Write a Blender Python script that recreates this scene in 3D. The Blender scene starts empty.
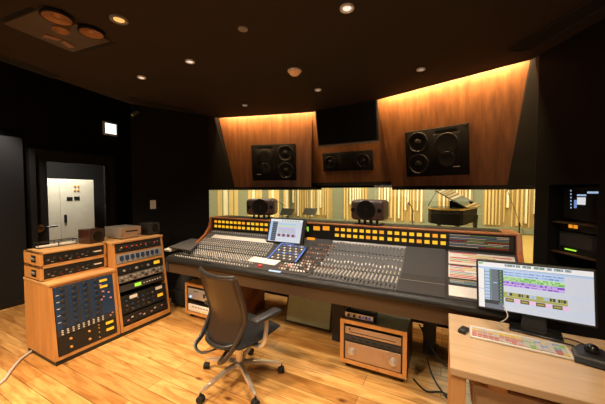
import bpy, bmesh, math, random
from math import sin, cos, tan, atan2, pi, radians as R
from mathutils import Vector as V, Matrix

random.seed(7)
SC = bpy.context.scene
COL = SC.collection

# ------------------------------------------------------------------ camera
CAM = V((0, 0, 1.55)); YAW = R(26.9); PITCH = R(-2.25); FPX = 280.0
cam_d = bpy.data.cameras.new('camera'); cam = bpy.data.objects.new('camera', cam_d); COL.objects.link(cam)
cam.location = CAM; cam.rotation_euler = (pi/2 + PITCH, 0, YAW)
cam_d.sensor_width = 36; cam_d.lens = FPX/605*36; cam_d.clip_start = .02; cam_d.clip_end = 100
SC.camera = cam
CR = cam.rotation_euler.to_matrix()

# sight lines: where a photo point meets a surface of the room
def ray(px, py): return (CR @ V(((px-302.5)/FPX, (202-py)/FPX, -1))).normalized()
def on_plane(px, py, p0, n):
    d = ray(px, py); t = (V(p0)-CAM).dot(V(n))/d.dot(V(n)); return CAM + d*t
def on_z(px, py, z): return on_plane(px, py, (0, 0, z), (0, 0, 1))
def on_y(px, py, y): return on_plane(px, py, (0, y, 0), (0, 1, 0))
def on_x(px, py, x): return on_plane(px, py, (x, 0, 0), (1, 0, 0))

# ------------------------------------------------------------------ materials
def nodes(m):
    m.use_nodes = True; nt = m.node_tree; return nt, nt.nodes, nt.links
def mat(name, c, rough=.5, metal=0, emit=None, es=1, spec=.5, var=.12, vs=12, coat=0):
    m = bpy.data.materials.new(name); nt, N, L = nodes(m); b = N['Principled BSDF']
    b.inputs['Roughness'].default_value = rough; b.inputs['Metallic'].default_value = metal
    b.inputs['Specular IOR Level'].default_value = spec
    b.inputs['Coat Weight'].default_value = coat
    b.inputs['Base Color'].default_value = (*c, 1)
    if var:
        tc = N.new('ShaderNodeTexCoord'); no = N.new('ShaderNodeTexNoise'); no.inputs['Scale'].default_value = vs
        no.inputs['Detail'].default_value = 4
        mr = N.new('ShaderNodeMapRange'); mr.inputs['To Min'].default_value = 1-var; mr.inputs['To Max'].default_value = 1+var
        mx = N.new('ShaderNodeMix'); mx.data_type = 'RGBA'; mx.blend_type = 'MULTIPLY'; mx.inputs[0].default_value = 1
        L.new(tc.outputs['Object'], no.inputs['Vector']); L.new(no.outputs['Fac'], mr.inputs['Value'])
        mx.inputs[6].default_value = (*c, 1); L.new(mr.outputs[0], mx.inputs[7]); L.new(mx.outputs[2], b.inputs['Base Color'])
    if emit:
        b.inputs['Emission Color'].default_value = (*emit, 1); b.inputs['Emission Strength'].default_value = es
    return m
def wood(name, c1, c2, scale=(30, 30, 1.5), rough=.4, contrast=1.0, coat=0):
    m = bpy.data.materials.new(name); nt, N, L = nodes(m); b = N['Principled BSDF']
    tc = N.new('ShaderNodeTexCoord'); mp = N.new('ShaderNodeMapping'); mp.inputs['Scale'].default_value = scale
    no = N.new('ShaderNodeTexNoise'); no.inputs['Scale'].default_value = 1; no.inputs['Detail'].default_value = 6; no.inputs['Roughness'].default_value = .65
    cr = N.new('ShaderNodeValToRGB'); cr.color_ramp.elements[0].position = .5-.22/contrast; cr.color_ramp.elements[1].position = .5+.22/contrast
    cr.color_ramp.elements[0].color = (*c1, 1); cr.color_ramp.elements[1].color = (*c2, 1)
    L.new(tc.outputs['Object'], mp.inputs['Vector']); L.new(mp.outputs[0], no.inputs['Vector']); L.new(no.outputs['Fac'], cr.inputs['Fac'])
    L.new(cr.outputs[0], b.inputs['Base Color']); b.inputs['Roughness'].default_value = rough; b.inputs['Coat Weight'].default_value = coat
    return m
def floor_mat(name, ca, cb, cc, mortar, w=1.5, h=.135, rough=.33):
    m = bpy.data.materials.new(name); nt, N, L = nodes(m); b = N['Principled BSDF']
    tc = N.new('ShaderNodeTexCoord')
    br = N.new('ShaderNodeTexBrick'); br.offset = .37; br.offset_frequency = 2
    for k, v in (('Scale', 1), ('Mortar Size', .0025), ('Mortar Smooth', .3), ('Bias', 0), ('Brick Width', w), ('Row Height', h)): br.inputs[k].default_value = v
    br.inputs['Color1'].default_value = (*ca, 1); br.inputs['Color2'].default_value = (*cb, 1); br.inputs['Mortar'].default_value = (*mortar, 1)
    L.new(tc.outputs['Object'], br.inputs['Vector'])
    mp = N.new('ShaderNodeMapping'); mp.inputs['Scale'].default_value = (2.2, 16, 1); L.new(tc.outputs['Object'], mp.inputs['Vector'])
    no = N.new('ShaderNodeTexNoise'); no.inputs['Scale'].default_value = 1.4; no.inputs['Detail'].default_value = 7; no.inputs['Roughness'].default_value = .6; no.inputs['Distortion'].default_value = .6
    L.new(mp.outputs[0], no.inputs['Vector'])
    cr = N.new('ShaderNodeValToRGB'); e = cr.color_ramp.elements; e[0].position = .36; e[1].position = .62
    e[0].color = (*cc, 1); e[1].color = (1.0, 1.0, 1.0, 1)
    L.new(no.outputs['Fac'], cr.inputs['Fac'])
    mx = N.new('ShaderNodeMix'); mx.data_type = 'RGBA'; mx.blend_type = 'MULTIPLY'; mx.inputs[0].default_value = .8
    L.new(br.outputs['Color'], mx.inputs[6]); L.new(cr.outputs[0], mx.inputs[7])
    mp2 = N.new('ShaderNodeMapping'); mp2.inputs['Scale'].default_value = (1.6, 3.2, 1); L.new(tc.outputs['Object'], mp2.inputs['Vector'])
    vo = N.new('ShaderNodeTexVoronoi'); vo.inputs['Scale'].default_value = 1.5; L.new(mp2.outputs[0], vo.inputs['Vector'])
    cr2 = N.new('ShaderNodeValToRGB'); e = cr2.color_ramp.elements; e[0].position = .02; e[1].position = .125; e[0].color = (.16, .07, .035, 1); e[1].color = (1, 1, 1, 1)
    L.new(vo.outputs['Distance'], cr2.inputs['Fac'])
    mx2 = N.new('ShaderNodeMix'); mx2.data_type = 'RGBA'; mx2.blend_type = 'MULTIPLY'; mx2.inputs[0].default_value = .95
    L.new(mx.outputs[2], mx2.inputs[6]); L.new(cr2.outputs[0], mx2.inputs[7]); L.new(mx2.outputs[2], b.inputs['Base Color'])
    b.inputs['Roughness'].default_value = rough
    return m
def glass_mat(name, tint, refl=.07):
    m = bpy.data.materials.new(name); nt, N, L = nodes(m); N.remove(N['Principled BSDF'])
    t = N.new('ShaderNodeBsdfTransparent'); t.inputs[0].default_value = (*tint, 1)
    g = N.new('ShaderNodeBsdfGlossy'); g.inputs['Roughness'].default_value = .02
    lw = N.new('ShaderNodeLayerWeight'); pw = N.new('ShaderNodeMath'); pw.operation = 'POWER'; pw.inputs[1].default_value = 5; L.new(lw.outputs['Facing'], pw.inputs[0])
    f = N.new('ShaderNodeMath'); f.operation = 'MULTIPLY_ADD'; f.inputs[1].default_value = .9; f.inputs[2].default_value = refl*.6; L.new(pw.outputs[0], f.inputs[0])
    mx = N.new('ShaderNodeMixShader'); L.new(f.outputs[0], mx.inputs[0]); L.new(t.outputs[0], mx.inputs[1]); L.new(g.outputs[0], mx.inputs[2])
    L.new(mx.outputs[0], N['Material Output'].inputs[0]); return m

M = {}
M['floor'] = floor_mat('oak_floor', (.86, .52, .19), (.50, .245, .07), (.50, .36, .23), (.16, .08, .03))
M['live_floor'] = floor_mat('pale_floor', (.62, .45, .16), (.55, .38, .13), (.8, .75, .6), (.3, .2, .06))
M['ceiling'] = mat('ceiling_paint', (.036, .026, .021), .8, spec=.15, var=.06)
M['wall'] = mat('black_wall', (.0075, .0066, .006), .8, spec=.12, var=.08)
M['wall_soft'] = mat('charcoal_panel', (.020, .020, .022), .7, spec=.25, var=.08)
M['black'] = mat('black_plastic', (.012, .012, .012), .45)
M['black_gloss'] = mat('black_gloss', (.008, .008, .008), .2)
M['rubber'] = mat('rubber', (.01, .01, .01), .8)
M['void'] = mat('deep_black', (.003, .003, .003), .9, var=0)
M['walnut'] = wood('walnut_veneer', (.145, .050, .0145), (.29, .112, .036), (17, 17, .8), .42, 1.2)
M['oak'] = wood('oak_case', (.44, .185, .05), (.64, .31, .10), (14, 14, 1.4), .38)
M['oak_y'] = wood('oak_case_top', (.48, .25, .1), (.68, .4, .17), (14, 1.4, 14), .35)
M['desk'] = wood('beech_desk', (.48, .315, .175), (.62, .44, .27), (1.2, 16, 16), .28, coat=.15)
M['desk_v'] = wood('beech_leg', (.55, .27, .1), (.66, .36, .15), (14, 14, 1.4), .4)
M['cheek'] = wood('cherry_cheek', (.32, .095, .03), (.45, .15, .05), (2, 14, 14), .35)
M['skirt'] = wood('brown_skirt', (.06, .034, .018), (.085, .05, .027), (1.2, 12, 12), .4)
M['redwood'] = wood('red_brown_leg', (.17, .05, .018), (.24, .08, .03), (14, 14, 1.4), .4)
M['dark_wood'] = wood('dark_brown_case', (.06, .03, .014), (.09, .045, .02), (14, 1.2, 14), .45)
M['panel'] = mat('console_panel', (.082, .080, .080), .6, spec=.3)
M['panel_dk'] = mat('console_dark_panel', (.040, .036, .035), .62, spec=.22)
M['panel_lt'] = mat('scribble_strip', (.62, .58, .54), .6)
M['pad'] = mat('armrest_leather', (.013, .013, .014), .45, spec=.35)
M['cap'] = mat('fader_cap', (.6, .58, .55), .4)
M['cap_dk'] = mat('dark_cap', (.03, .03, .032), .4)
M['knob_lt'] = mat('light_knob', (.66, .63, .6), .4)
M['knob_br'] = mat('copper_knob', (.36, .16, .08), .4)
M['blue'] = mat('blue_faceplate', (.013, .042, .115), .42)
M['blue_lit'] = mat('blue_edge', (.02, .1, .45), .4, emit=(.02, .12, .6), es=.4)
M['silver'] = mat('brushed_aluminium', (.55, .52, .5), .35, .6)
M['champagne'] = mat('champagne_aluminium', (.47, .315, .205), .35, .5)
M['greybox'] = mat('grey_box', (.26, .24, .225), .4, .3)
M['chrome'] = mat('polished_metal', (.78, .70, .62), .28, .75)
M['white'] = mat('white_paint', (.75, .73, .7), .5)
M['cabinet_white'] = mat('cream_cabinet', (.74, .70, .6), .5)
M['paper'] = mat('paper', (.72, .68, .64), .8)
M['led_y'] = mat('yellow_meter', (.5, .3, .01), .4, emit=(1, .55, .03), es=.85, var=0)
M['led_o'] = mat('orange_meter', (.5, .2, .01), .4, emit=(1, .36, .02), es=.85, var=0)
M['led_g'] = mat('green_display', (.1, .4, .02), .4, emit=(.45, .9, .05), es=1.0, var=0)
M['led_r'] = mat('red_led', (.4, .02, .02), .4, emit=(1, .05, .03), es=.7, var=0)
M['led_b'] = mat('blue_led', (.1, .2, .8), .4, emit=(.15, .35, 1), es=4, var=0)
M['led_w'] = mat('white_led', (.7, .7, .7), .4, emit=(.9, .95, 1), es=.9, var=0)
M['yel_lab'] = mat('amber_window', (.7, .4, .02), .4, emit=(1, .6, .04), es=.45, var=0)
M['pink'] = mat('pink_cap', (.55, .25, .3), .5)
M['red'] = mat('red_button', (.5, .03, .03), .4)
M['orange'] = mat('orange_cap', (.65, .33, .1), .45)
M['spk'] = mat('dark_brown_speaker', (.07, .040, .027), .45)
M['spk_blk'] = mat('speaker_black', (.010, .0075, .006), .6, spec=.2)
M['cone'] = mat('speaker_cone', (.009, .007, .006), .5, spec=.3)
M['bronze'] = mat('bronze_cone', (.34, .16, .065), .4, .25)
M['olive'] = mat('olive_face', (.085, .06, .035), .5)
M['mesh'] = mat('brown_mesh_back', (.042, .025, .016), .36)
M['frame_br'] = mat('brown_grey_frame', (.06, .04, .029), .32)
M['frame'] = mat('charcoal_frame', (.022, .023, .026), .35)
M['fabric'] = mat('black_fabric', (.012, .012, .013), .85, spec=.2, vs=60)
M['green'] = mat('pale_green_cloth', (.50, .56, .36), .7)
M['glass'] = glass_mat('window_glass', (.93, .93, .84))
M['door_glass'] = glass_mat('door_glass', (.85, .87, .88))
M['slat'] = wood('pale_slat', (.66, .48, .22), (.78, .60, .30), (9, 9, .5), .5)
M['slat_lt'] = mat('white_slat', (.92, .88, .72), .5)
M['slat_gr'] = mat('green_grey_wall', (.24, .26, .20), .6)
M['live_wall'] = mat('live_wall', (.44, .31, .13), .6)
M['screen'] = mat('screen_pale', (.3, .33, .38), .3, emit=(.56, .63, .76), es=.72, var=0)
def em(name, c, s=.76): return mat(name, tuple(x*.3 for x in c), .3, emit=c, es=s, var=0)
M['s_white'] = em('screen_white', (.85, .87, .9)); M['s_dark'] = em('screen_dark', (.045, .055, .065)); M['s_slate'] = em('screen_slate', (.16, .19, .24))
M['s_blue'] = em('screen_blue', (.18, .32, .7)); M['s_navy'] = em('screen_navy', (.07, .09, .3)); M['s_green'] = em('screen_green', (.18, .5, .12)); M['s_lgreen'] = em('screen_light_green', (.55, .8, .45))
M['s_purple'] = em('screen_purple', (.26, .07, .62)); M['s_lilac'] = em('screen_lilac', (.62, .48, .9)); M['s_pink'] = em('screen_pink', (.85, .55, .85)); M['s_olive'] = em('screen_olive', (.42, .42, .10)); M['s_brown'] = em('screen_brown', (.16, .09, .05))
M['s_lblue'] = em('screen_light_blue', (.45, .62, .9))
M['exit'] = mat('exit_panel', (.8, .9, .8), .4, emit=(.93, 1, .93), es=2.2, var=0)
M['exit_g'] = mat('exit_green', (.05, .5, .25), .4, emit=(.35, .8, .5), es=1.3, var=0)
M['lamp'] = mat('lamp_lens', (.9, .88, .85), .4, emit=(1, .95, .88), es=.75, var=0)
M['lamp_dim'] = mat('lamp_lens_dim', (.7, .68, .66), .4, emit=(1, .93, .88), es=.28, var=0)
M['lamp_gold'] = mat('lamp_gold', (.8, .5, .15), .3, emit=(1, .6, .18), es=.8, var=0)
M['piano'] = mat('piano_black', (.005, .005, .006), .55, spec=.06)
M['lid_black'] = mat('piano_lid_lacquer', (.005, .005, .006), .05, coat=.8)
M['maroon'] = mat('maroon_case', (.035, .013, .009), .3)
M['dome_light_tint'] = mat('dome_light_tint', (.8, .45, .22), .5, emit=(1, .45, .15), es=.12, var=0)  # orange light falling on the dome, put into its colour and faint glow
M['cove'] = mat('cove_strip', (.9, .8, .6), .4, emit=(1, .72, .36), es=6, var=0)
M['gold'] = mat('gold', (.7, .45, .15), .3, .8)
M['cable'] = mat('black_cable', (.012, .012, .012), .5)
M['cable_w'] = mat('grey_cable', (.5, .48, .46), .5)
M['key_w'] = mat('key_white', (.42, .40, .38), .5); M['key_y'] = mat('key_yellow', (.55, .42, .10), .5); M['key_r'] = mat('key_red', (.45, .13, .10), .5); M['key_p'] = mat('key_pink', (.45, .22, .20), .5); M['key_g'] = mat('key_green', (.22, .4, .14), .5); M['key_b'] = mat('key_blue', (.15, .25, .5), .5)

# ------------------------------------------------------------------ mesh builder
WM = {}
class MB:
    def __init__(s, M4=None): s.v = []; s.f = []; s.mi = []; s.sm = []; s.M = M4 or Matrix.Identity(4)
    def add(s, vs, fs, m=0, smooth=False):
        n = len(s.v); s.v += [s.M @ V(p) for p in vs]
        for f in fs: s.f.append([n+i for i in f]); s.mi.append(m); s.sm.append(smooth)
        return s
    def box(s, a, b, m=0):
        (x0, y0, z0), (x1, y1, z1) = a, b
        return s.add([(x0, y0, z0), (x1, y0, z0), (x1, y1, z0), (x0, y1, z0), (x0, y0, z1), (x1, y0, z1), (x1, y1, z1), (x0, y1, z1)],
                     [(0, 3, 2, 1), (4, 5, 6, 7), (0, 1, 5, 4), (1, 2, 6, 5), (2, 3, 7, 6), (3, 0, 4, 7)], m)
    def rbox(s, a, b, r, seg=3, m=0, T=None):
        bm = bmesh.new(); bmesh.ops.create_cube(bm, size=1)
        for v in bm.verts: v.co = V([(a[i]+b[i])/2 + v.co[i]*(b[i]-a[i]) for i in range(3)])
        bmesh.ops.bevel(bm, geom=bm.edges[:], offset=r, segments=seg, affect='EDGES', profile=.5)
        vs = [(T @ v.co if T else v.co.copy()) for v in bm.verts]; bm.verts.index_update()
        fs = [[v.index for v in f.verts] for f in bm.faces]; bm.free()
        return s.add(vs, fs, m, True)
    def prism(s, poly, axis, a, b, m=0):
        def p(q, t): return {'x': (t, q[0], q[1]), 'y': (q[0], t, q[1]), 'z': (q[0], q[1], t)}[axis]
        n = len(poly); vs = [p(q, a) for q in poly]+[p(q, b) for q in poly]
        fs = [tuple(range(n))[::-1], tuple(range(n, 2*n))]+[(i, (i+1) % n, n+(i+1) % n, n+i) for i in range(n)]
        return s.add(vs, fs, m)
    def slab(s, quad, t, n, m=0):
        n = V(n).normalized(); k = len(quad); vs = [V(q) for q in quad]+[V(q)+n*t for q in quad]
        return s.add(vs, [tuple(range(k))[::-1], tuple(range(k, 2*k))]+[(i, (i+1) % k, k+(i+1) % k, k+i) for i in range(k)], m)
    def quad(s, pts, m=0): return s.add(pts, [tuple(range(len(pts)))], m)
    def tube(s, pts, r, n=8, m=0, caps=True, sx=1.0, up=None):
        pts = [V(p) for p in pts]; k = len(pts); rs = r if isinstance(r, (list, tuple)) else [r]*k
        vs = []; prev = None
        for i, p in enumerate(pts):
            d = (pts[min(i+1, k-1)]-pts[max(i-1, 0)]).normalized()
            if prev is None:
                h = V(up) if up else (V((0, 0, 1)) if abs(d.z) < .9 else V((1, 0, 0)))
            else: h = prev
            a = (h - d*h.dot(d)).normalized(); b = d.cross(a); prev = a
            for j in range(n):
                t = 2*pi*j/n; vs.append(p + a*(cos(t)*rs[i]) + b*(sin(t)*rs[i]*sx))
        fs = [(i*n+j, i*n+(j+1) % n, (i+1)*n+(j+1) % n, (i+1)*n+j) for i in range(k-1) for j in range(n)]
        if caps: fs += [tuple(range(n))[::-1], tuple(range((k-1)*n, k*n))]
        return s.add(vs, fs, m, True)
    def cyl(s, p0, p1, r, n=16, m=0): return s.tube([p0, p1], r if isinstance(r, (list, tuple)) else [r, r], n, m)
    def lathe(s, prof, p, axis, n=20, m=0):
        ax = V(axis).normalized(); h = V((0, 0, 1)) if abs(ax.z) < .9 else V((1, 0, 0)); a = (h-ax*h.dot(ax)).normalized(); b = ax.cross(a); p = V(p)
        vs = [p+ax*z+a*(r*cos(2*pi*j/n))+b*(r*sin(2*pi*j/n)) for r, z in prof for j in range(n)]
        k = len(prof); fs = [(i*n+j, i*n+(j+1) % n, (i+1)*n+(j+1) % n, (i+1)*n+j) for i in range(k-1) for j in range(n)]
        fs += [tuple(range(n))[::-1], tuple(range((k-1)*n, k*n))]
        return s.add(vs, fs, m, True)
    def build(s, name, mats, parent=None, kind=None, bevel=0, label=None):
        me = bpy.data.meshes.new(name)
        inv = WM[parent].inverted() if parent else None
        me.from_pydata([tuple(inv @ v) if inv else tuple(v) for v in s.v], [], s.f)
        if not isinstance(mats, (list, tuple)): mats = [mats]
        for q in mats: me.materials.append(M[q])
        for p, i, q in zip(me.polygons, s.mi, s.sm): p.material_index = i; p.use_smooth = q
        bm = bmesh.new(); bm.from_mesh(me); bmesh.ops.recalc_face_normals(bm, faces=bm.faces[:]); bm.to_mesh(me); bm.free()
        me.update()
        o = bpy.data.objects.new(name, me); COL.objects.link(o)
        if any(s.sm) and not all(s.sm) or any(s.sm):
            try: me.set_sharp_from_angle(angle=R(50))
            except Exception: pass
        if parent: o.parent = parent; WM[o] = WM[parent]
        else: WM[o] = Matrix.Identity(4)
        if kind: o['kind'] = kind
        if label: o['label'] = label
        if bevel:
            b = o.modifiers.new('edge', 'BEVEL'); b.width = bevel; b.segments = 2; b.limit_method = 'ANGLE'
        return o
def thing(name, label, cat, loc=(0, 0, 0), rotz=0, group=None):
    o = bpy.data.objects.new(name, None); COL.objects.link(o); o.empty_display_size = .1
    o.location = loc; o.rotation_euler = (0, 0, rotz); o['label'] = label; o['category'] = cat
    if group: o['group'] = group
    WM[o] = Matrix.Translation(V(loc)) @ Matrix.Rotation(rotz, 4, 'Z'); return o
def tag(o, label, cat, group=None):
    o['label'] = label; o['category'] = cat
    if group: o['group'] = group
    return o
def recentre(o):
    """put a one-mesh thing's origin at its base"""
    vs = [v.co for v in o.data.vertices]; c = V((sum(v.x for v in vs)/len(vs), sum(v.y for v in vs)/len(vs), min(v.z for v in vs)))
    o.data.transform(Matrix.Translation(-c)); o.location = c; return o
def struct(mb, name, mats, parent=None, bevel=0): return mb.build(name, mats, parent, kind=None if parent else 'structure', bevel=bevel)
def dup(root, loc, rotz, label, group=None):
    r = root.copy(); COL.objects.link(r); r.location = loc; r.rotation_euler = (0, 0, rotz); r['label'] = label
    if group: r['group'] = group
    for ch in list(root.children):
        c = ch.copy(); COL.objects.link(c); c.parent = r
        for g in list(ch.children):
            d = g.copy(); COL.objects.link(d); d.parent = c
    return r
def frame(o, u, w):
    """matrix whose local x runs along u, local z along w, local y = into the thing (away from the viewer)"""
    u = V(u).normalized(); w = V(w).normalized(); w = (w-u*w.dot(u)).normalized(); n = w.cross(u)
    return Matrix(((u.x, n.x, w.x, o[0]), (u.y, n.y, w.y, o[1]), (u.z, n.z, w.z, o[2]), (0, 0, 0, 1)))
def smooth_path(pts, k=6):
    """Catmull-Rom through the points"""
    P = [V(p) for p in pts]; P = [P[0]*2-P[1]]+P+[P[-1]*2-P[-2]]; out = []
    for i in range(1, len(P)-2):
        for j in range(k):
            t = j/k; a, b, c, d = P[i-1:i+3]
            out.append(.5*((2*b)+(c-a)*t+(2*a-5*b+4*c-d)*t*t+(3*b-a-3*c+d)*t**3))
    out.append(P[-2]); return out
# ================================================================== SETTING
CZ = 2.7
def up(px, py, k): p = on_z(px, py, CZ); return CAM + (p-CAM)*k
# --- ceiling outline (front edge stops short of the wood so the cove light can wash down)
EL, E1, E2, ER = [on_z(*p, CZ) for p in ((219, 118), (312, 112), (377, 100), (530, 60))]
mid = (E1+E2)/2
edge = [V((-3.345, 3.241, CZ))] + smooth_path([EL, EL.lerp(E1, .5)+V((0, .01, 0)), E1, mid, E2, E2.lerp(ER, .5), ER], 4) + [V((.743, 3.03, CZ))]
side_r = [V((.95, 2.57, CZ)), V((1.6, 1.35, CZ)), V((2.4, .2, CZ)), V((2.4, -2.6, CZ))]
side_l = [V((-3.9, -2.6, CZ)), V((-3.47, .2, CZ)), V((-3.50, 1.03, CZ)), V((-3.733, 2.314, CZ))]
poly = [(p.x, p.y) for p in edge+side_r+side_l]
struct(MB().prism(poly, 'z', CZ, CZ+.035, 0), 'ceiling', ['ceiling'])
struct(MB().box((-5.4, -2.8, 3.3), (2.6, 4.4, 3.4)), 'ceiling_upper', ['void'])
# --- floors
struct(MB().box((-7.6, -2.8, -.1), (3.2, 4.35, 0)), 'floor', ['floor'])
struct(MB().box((-7.6, 4.35, -.1), (5, 13.2, 0)), 'floor_live_room', ['live_floor'])
# --- wood clad front wall: two wings and a centre, leaning towards the room
K = 1.04
wTL, wT1, wT2, wTR = up(219, 118, K), up(312, 112, K), up(377, 100, K), up(530, 60, K)
def lean(TL, TR, anchor):                       # plane through the two tops and a foot point
    n = (TR-TL).cross(anchor-TL).normalized(); return TL, (n if n.y < 0 else -n)
aL = on_y(235, 188, 3.68); pl = lean(wTL, wT1, aL)
aC = on_y(350, 183.2, 4.02); pc = lean(wT1, wT2, aC)
aR = on_y(507, 187, 3.48); pr = lean(wT2, wTR, aR)
def wing(TL, TR, BL, BR, n, name):
    e = .22
    TL2 = TL+(TL-BL).normalized()*e; TR2 = TR+(TR-BR).normalized()*e
    return struct(MB().slab([BL, BR, TR2, TL2], -.03, n), name, ['walnut'])
bLl, bLr = aL, on_plane(311, 188, *pl)
bCl, bCr = on_plane(311, 184, *pc), on_plane(392, 182.4, *pc)
bRl, bRr = on_plane(392, 187, *pr), aR
wing(wTL, wT1, bLl, bLr, pl[1], 'wall_front_left')
wing(wT1, wT2, bCl, bCr, pc[1], 'wall_front')
wing(wT2, wTR, bRl, bRr, pr[1], 'wall_front_right')
# dark lining under and behind the wood, over the window
hz = .03
for BL, BR, nm in ((bLl, bLr, 'trim_1'), (bCl, bCr, 'trim_2'), (bRl, bRr, 'trim_3')):
    z = (BL.z+BR.z)/2
    q = [V((BL.x, BL.y-.005, z-.03)), V((BR.x, BR.y-.005, z-.03)), V((BR.x+.05, 4.3, z-.03)), V((BL.x-.05, 4.3, z-.03))]
    struct(MB().slab(q, .045, (0, 0, 1)), nm, ['void'])
struct(MB().box((-4.6, 4.15, 1.6), (1.4, 4.3, 3.3)), 'wall_front_upper', ['wall'])
# dark bulkhead pieces either side of the wood
WL0, WL1 = V((-3.24, 3.2, 0)), V((-3.733, 2.314, 0))
WR0, WR1 = V((.694, 3.056, 0)), V((.95, 2.57, 0))
struct(MB().slab([(WL0.x, WL0.y, 1.57), bLl+V((0, -.01, -.03)), wTL+(wTL-bLl)*.2, (WL0.x, WL0.y, 3.0)], .03, (0, 1, 0)), 'wall_bulkhead_left', ['wall'])
struct(MB().slab([(WL0.x, WL0.y, 1.57), (bLl.x, bLl.y, 1.57), (bLl.x, 4.3, 1.57), (-4.5, 4.3, 1.57)], .03, (0, 0, 1)), 'trim_4', ['void'])
struct(MB().slab([bRr+V((0, -.01, -.03)), (WR0.x, WR0.y, 1.57), (WR0.x, WR0.y, 3.0), wTR+(wTR-bRr)*.2], .03, (0, 1, 0)), 'wall_bulkhead_right', ['wall'])
struct(MB().slab([(WR0.x, WR0.y, 1.57), (bRr.x, bRr.y, 1.57), (bRr.x, 4.3, 1.57), (1.15, 4.3, 1.57)], .03, (0, 0, 1)), 'trim_5', ['void'])
# --- wall below the window and the sill
struct(MB().box((-4.6, 3.5, 0), (1.2, 3.6, .54)).box((-4.6, 3.5, .54), (1.2, 4.2, .58)), 'wall_front_lower', ['wall'])
# --- window
w = struct(MB().box((-4.5, 4.06, .58), (1.1, 4.075, 1.64)), 'window_1', ['glass'])
struct(MB().box((-4.5, 4.03, .575), (1.1, 4.11, .60)), 'window_frame', ['black'], w)
# --- left wall block with the light switch, and the alcove with the door
struct(MB().prism([(WL0.x, WL0.y), (WL1.x, WL1.y), (-5.35, 3.4), (-5.35, 4.3), (-4.42, 4.3)], 'z', 0, 3.3), 'wall_left_front', ['wall'])
DX = -5.2
DY0, DY1, DZ = 1.84, 2.86, 2.09
struct(MB().box((DX-.12, 1.70, 0), (DX, DY0-.06, 3.3)).box((DX-.12, DY1+.06, 0), (DX, 3.5, 3.3)).box((DX-.12, DY0-.06, DZ+.06), (DX, DY1+.06, 3.3)), 'wall_left', ['wall'])
struct(MB().box((DX-.12, -2.8, 0), (DX+.06, 1.70, 2.27)).box((DX-.12, -2.8, 2.27), (DX-.02, 1.70, 3.3), 1), 'wall_left_rear', ['wall_soft', 'wall'])
struct(MB().box((DX+.06, -2.7, 0), (DX+.075, 1.70, .075)), 'baseboard_left', ['black'])
d = struct(MB().box((DX-.07, DY0, .01), (DX-.02, 1.985, DZ)).box((DX-.07, 2.775, .01), (DX-.02, DY1, DZ)).box((DX-.07, 1.985, 1.985), (DX-.02, 2.775, DZ)).box((DX-.07, 1.985, .01), (DX-.02, 2.775, .45)), 'door_1', ['wall_soft'])
struct(MB().box((DX-.055, 1.985, .45), (DX-.04, 2.775, 1.985)), 'door_pane', ['door_glass'], d)
struct(MB().box((DX-.03, DY0-.06, 0), (DX+.03, DY0, DZ+.06)).box((DX-.03, DY1, 0), (DX+.03, DY1+.06, DZ+.06)).box((DX-.03, DY0, DZ), (DX+.03, DY1, DZ+.06)), 'door_frame', ['wall_soft'], d)
struct(MB().tube(smooth_path([(DX-.02, 1.89, 1.02), (DX+.035, 1.89, 1.02), (DX+.05, 1.93, 1.022), (DX+.05, 2.06, 1.03)], 4), .013, 8), 'door_handle', ['black_gloss'], d)
struct(MB().lathe([(.055, 0), (.052, .012), (.03, .016), (.001, .016)], (DX-.02, 1.88, 1.01), (1, 0, 0), 20), 'handle_rosette', ['gold'], d)
struct(MB().cyl((DX+.012, DY1+.03, 1.25), (DX+.012, DY1+.03, 1.42), .014, 10), 'door_hinge', ['gold'], d)
# --- rest of the control room behind the camera
struct(MB().box((-5.4, -2.9, 0), (2.6, -2.8, 3.3)), 'wall_rear', ['wall_soft'])
struct(MB().box((2.4, -2.8, 0), (2.5, .2, 3.3)), 'wall_right_rear', ['wall_soft'])
struct(MB().prism([(1.36, 1.80), (1.6, 1.35), (2.4, .15), (2.5, .2), (1.72, 1.42), (1.47, 1.86)], 'z', 0, 3.0), 'wall_right_side', ['wall'])
# --- right wall with the equipment opening
RU = (WR1-WR0).normalized(); RN = V((-RU.y, RU.x, 0)); RN = RN if RN.x > 0 else -RN   # RN points into the wall
def tr(px): 
    d = ray(px, 200); d.z = 0
    # WR0 + RU t = s d
    det = RU.x*(-d.y)+d.x*RU.y; t = (-(WR0.x-0)*(-d.y) - d.x*(WR0.y-0))/det
    return t
t0, t1 = tr(548.5), tr(598.5)
RW = Matrix(((RU.x, RN.x, 0, WR0.x), (RU.y, RN.y, 0, WR0.y), (0, 0, 1, 0), (0, 0, 0, 1)))   # local x along the wall, y into it
OZ0, OZ1 = .80, 1.60
tend = 1.45
mb = MB(RW)
mb.box((0, 0, 0), (tend, .1, OZ0)).box((0, 0, OZ1), (tend, .1, 3.0)).box((0, 0, OZ0), (t0, .1, OZ1)).box((t1, 0, OZ0), (tend, .1, OZ1))
mb.box((0, .42, 0), (tend, .46, 3.0), 1)
struct(mb, 'wall_right', ['wall', 'void'])
struct(MB().prism([(WR0.x, WR0.y), (WR0.x+.09, WR0.y+.05), (1.3, 4.3), (1.1, 4.3)], 'z', 0, 1.62), 'wall_right_return', ['wall'])
# --- corridor behind the door
struct(MB().box((-7.5, .9, 0), (-7.4, 4.6, 3.0)).box((-7.5, .8, 0), (-5.35, .9, 3.0)).box((-7.5, 4.5, 0), (-5.4, 4.6, 3.0)).box((-7.5, .8, 2.6), (-5.35, 4.6, 2.7)), 'wall_corridor', ['wall_soft'])
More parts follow.
